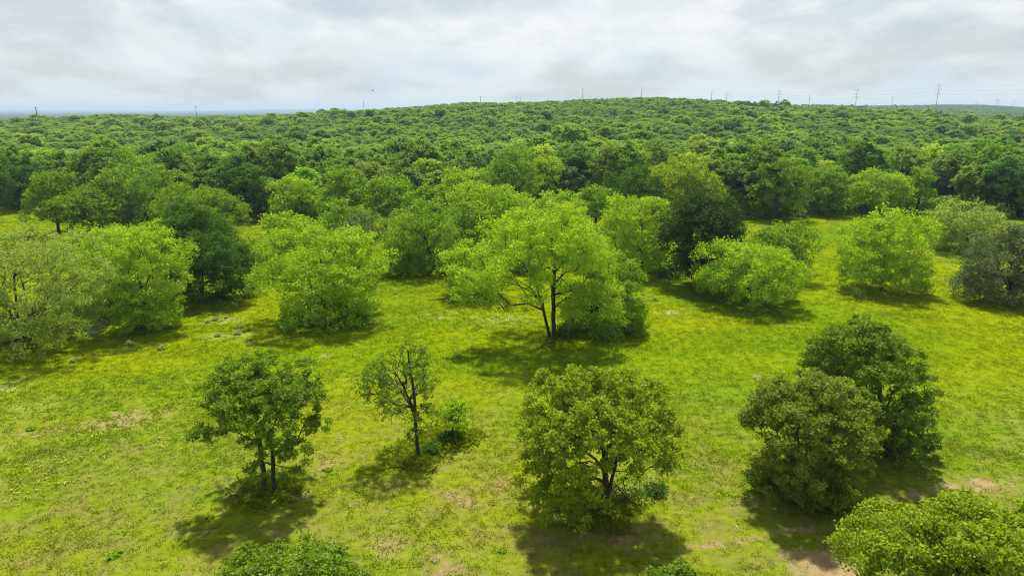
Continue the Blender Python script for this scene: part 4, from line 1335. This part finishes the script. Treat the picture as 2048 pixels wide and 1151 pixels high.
n = len(X_)
field('meadow_grass', src, np.stack([X_, Y_, terrain(X_, Y_) - .02], 1), np.stack([rgw.normal(0, .1, n), rgw.normal(0, .1, n), rgw.random(n) * 6.28], 1),
      np.stack([s_, s_, s_ * rgw.uniform(.8, 1.15, n)], 1), np.concatenate(gp_), 'lush tufted grass with white and yellow wildflowers covering the meadow',
      [M['grass'], M['flower'], M['yellow_flower']])
print('grass', n, round(time.time() - T0, 1))


# ------------------------------------------------------------------ power line on the skyline
def cyl(a, b, ra, rb, sides=6):
    P = np.array([a, b], float)
    V, F = tubes(P, np.array([-1, 0]), np.array([ra, rb]), np.ones(2, bool), sides, 1.0)
    a_, b_ = V[:sides], V[sides:]
    V = np.concatenate([V, [a_.mean(0), b_.mean(0)]])
    k = np.arange(sides)
    caps = np.concatenate([np.stack([(k + 1) % sides, k, np.full(sides, 2 * sides)], 1), np.stack([sides + k, sides + (k + 1) % sides, np.full(sides, 2 * sides + 1)], 1)])
    return V, [F, caps]


def bar(name, a, b, r0, r1, mat, parent, sides=6):
    V, F = cyl(a, b, r0, r1, sides)
    return link(name, mesh_from(name, V, F, M[mat], True), parent)


def at_dist(px, py, D):
    d = ray(px, py)
    k = D / d[1]
    return np.array([d[0] * k, D, CAM_H + d[2] * k])


def steel_pole(px, py, D, label, arms=3, w=7.5, mat='steel', r=0.6, group='steel transmission poles along the skyline', tilt=0.0):
    top = at_dist(px, py, D)
    gz = float(terrain(top[0], D))
    root = empty('transmission_pole', (top[0], D, gz))
    tag(root, label, 'power pole', group)
    h = top[2] - gz
    bar('pole_shaft', (0, 0, -.5), (0, 0, h), r, r * .5, mat, root, 8)
    ends = []
    for i in range(arms):
        z = h - 1.5 - i * 5.2
        ww = w * (1 if i != 1 else 1.15)
        bar('crossarm', (-ww / 2, 0, z), (ww / 2, 0, z), .2, .2, mat, root)
        for s in (-1, 1):
            ends.append(np.array([top[0] + s * ww / 2, D, gz + z - 1.2]))
            bar('insulator', (s * ww / 2, 0, z), (s * ww / 2, 0, z - 1.3), .12, .12, 'pole_wood', root, 5)
    return ends


E0 = steel_pole(2160, 158, 820, 'steel transmission pole beyond the edge of the photo carrying the cables on')
E1 = steel_pole(1879, 168, 930, 'tallest steel transmission pole with three crossarms on the skyline')
E2 = steel_pole(1715, 178, 1110, 'middle steel pole with three crossarms, between the tallest and the smallest of the three', r=.62)
E3 = steel_pole(1559, 180, 1290, 'steel pole with three crossarms above the falling shoulder of the wooded hill', r=.65)
E4 = steel_pole(1454, 184, 1560, 'small steel pole with crossarms close to the thin pole on the hill top', arms=2, r=.6)


def cable(a, b, sag, rad=0.042):
    n = 10
    P = np.array([a + (b - a) * i / n - np.array([0, 0, sag * 4 * (i / n) * (1 - i / n)]) for i in range(n + 1)])
    V, F = tubes(P, np.arange(-1, n), np.full(n + 1, rad), np.ones(n + 1, bool), 4, 1)
    o = link('power_cable', mesh_from('power_cable', V, [F], M['cable'], True))
    tag(o, 'thin sagging cable strung between the steel transmission poles', 'power cable', 'cables of the transmission line')


for A, B in ((E0, E1), (E1, E2), (E2, E3), (E3, E4)):
    for a, b in zip(A, B):
        cable(a, b, np.linalg.norm(b - a) * 0.016)


def wood_pole(px, py, D, label, r=0.28, cross=0.0, group='slim wooden poles along the skyline'):
    top = at_dist(px, py, D)
    gz = float(terrain(top[0], D))
    h = top[2] - gz
    root = empty('utility_pole', (top[0], D, gz))
    tag(root, label, 'power pole', group)
    bar('pole_shaft', (0, 0, -.5), (0, 0, h), r, r * .7, 'pole_wood', root)
    w = cross or 2.2
    bar('crossarm', (-w / 2, 0, h - .7), (w / 2, 0, h - .7), .12, .12, 'pole_wood', root, 5)


wood_pole(71, 214, 700, 'stout dark utility pole over the wood nearest the low blue plain', .55)
wood_pole(391, 212, 760, 'thin utility pole alone over the wood before the blue plain', .3)
wood_pole(727, 203, 800, 'thin utility pole where the hill begins to rise, below the bird', .3)
wood_pole(961, 193, 850, 'short thin utility pole on the lower hill slope', .3)
wood_pole(1166, 176, 850, 'tall thin utility pole on the hill near its top', .38)
wood_pole(1284, 175, 870, 'thin utility pole on the highest point of the hill', .34)
wood_pole(1424, 182, 900, 'thin utility pole beside the small steel pole on the hill top', .32)
wood_pole(1620, 189, 1100, 'thin utility pole between the two smaller steel poles', .32)
wood_pole(1786, 192, 1500, 'faint thin utility pole between the middle and tallest steel poles', .4)


def h_frame(px, py, D, label, w, r=.3):
    top = at_dist(px, py, D)
    gz = float(terrain(top[0], D))
    h = top[2] - gz
    root = empty('h_frame_pole', (top[0], D, gz))
    tag(root, label, 'power pole', 'two legged pole frames on the skyline')
    for s in (-1, 1):
        bar('leg', (s * w / 2, 0, -.5), (s * w / 2, 0, h), r, r * .8, 'steel', root)
    bar('crossbeam', (-w * .95, 0, h - 2.2), (w * .95, 0, h - 2.2), r * .8, r * .8, 'steel', root)
    bar('brace', (-w / 2, 0, h - 9), (w / 2, 0, h - 4), r * .5, r * .5, 'steel', root, 5)


h_frame(1037, 193, 950, 'two legged pole frame just showing over the lower hill crest', 4.6, .22)
h_frame(1996, 198, 2300, 'distant two legged pole frame before the dark far ridge', 7, .5)
h_frame(1954, 203, 2700, 'fainter two legged pole frame left of the distant frame before the dark ridge', 6, .4)
h_frame(2029, 200, 2900, 'far two legged pole frame above the end of the dark ridge', 8, .45)

# ------------------------------------------------------------------ bird
bp = at_dist(746, 182, 190)
rg = np.random.default_rng(9)
segs = [(-.30, .015), (-.2, .05), (-.05, .085), (.1, .08), (.2, .05), (.25, .055), (.30, .03), (.34, .008)]
V, F = [], []
for i, (xs, r) in enumerate(segs):
    for k in range(8):
        a = k * math.pi / 4
        V.append((xs, r * math.cos(a), r * math.sin(a) * .9))
    if i:
        for k in range(8):
            F.append(((i - 1) * 8 + k, (i - 1) * 8 + (k + 1) % 8, i * 8 + (k + 1) % 8, i * 8 + k))
for s in (-1, 1):
    o_ = len(V)
    for (yy, zz, x0, x1) in ((.05, .03, -.10, .14), (.25, .16, -.14, .15), (.5, .24, -.16, .08), (.72, .22, -.16, -.10)):
        V += [(x0, s * yy, zz), (x1, s * yy, zz + .012), (x0, s * yy, zz - .012), (x1, s * yy, zz)]
    for j in range(3):
        b = o_ + 4 * j
        F += [(b, b + 1, b + 5, b + 4), (b + 2, b + 6, b + 7, b + 3), (b, b + 4, b + 6, b + 2), (b + 1, b + 3, b + 7, b + 5)]
o_ = len(V)
V += [(-.28, -.03, .01), (-.28, .03, .01), (-.46, .09, .01), (-.46, -.09, .01)]
F.append((o_, o_ + 1, o_ + 2, o_ + 3))
b = link('bird', mesh_from('bird', np.array(V), [np.array(F)], M['feather'], True), None, bp)
b.rotation_euler = (R(-25), R(5), R(-20))
b.scale = (.8, .8, .8)
tag(b, 'small dark bird flying with raised wings in the pale sky', 'bird')

# ------------------------------------------------------------------ air
m, t = new_mat('haze')
pv = N(t, 'ShaderNodeVolumePrincipled')
pv.inputs['Color'].default_value = (0.64, 0.82, 1.0, 1)
pv.inputs['Density'].default_value = 1.15e-4
pv.inputs['Anisotropy'].default_value = 0.2
ou = N(t, 'ShaderNodeOutputMaterial')
t.links.new(pv.outputs[0], ou.inputs['Volume'])
zlo_, zhi_ = float(ZZ.min()) - 1.0, 92.0
x0, x1, y0, y1 = -20800, 20800, -320, 20800
V = np.array([(a, b_, c) for c in (zlo_, zhi_) for b_ in (y0, y1) for a in (x0, x1)], float)
F = np.array([(0, 2, 3, 1), (4, 5, 7, 6), (0, 1, 5, 4), (2, 6, 7, 3), (0, 4, 6, 2), (1, 3, 7, 5)])
hz = link('haze', mesh_from('haze', V, [F], m))
tag(hz, 'thin pale summer haze over the meadow and hills', kind='stuff')
print('done', round(time.time() - T0, 1))

tot = {}
for o in bpy.data.objects:
    if o.type == 'MESH' and o.data.name not in tot:
        tot[o.data.name] = sum(len(p_.vertices) - 2 for p_ in o.data.polygons) if len(o.data.polygons) < 50 else len(o.data.loops) - 2 * len(o.data.polygons)
print('tris', sum(tot.values()))
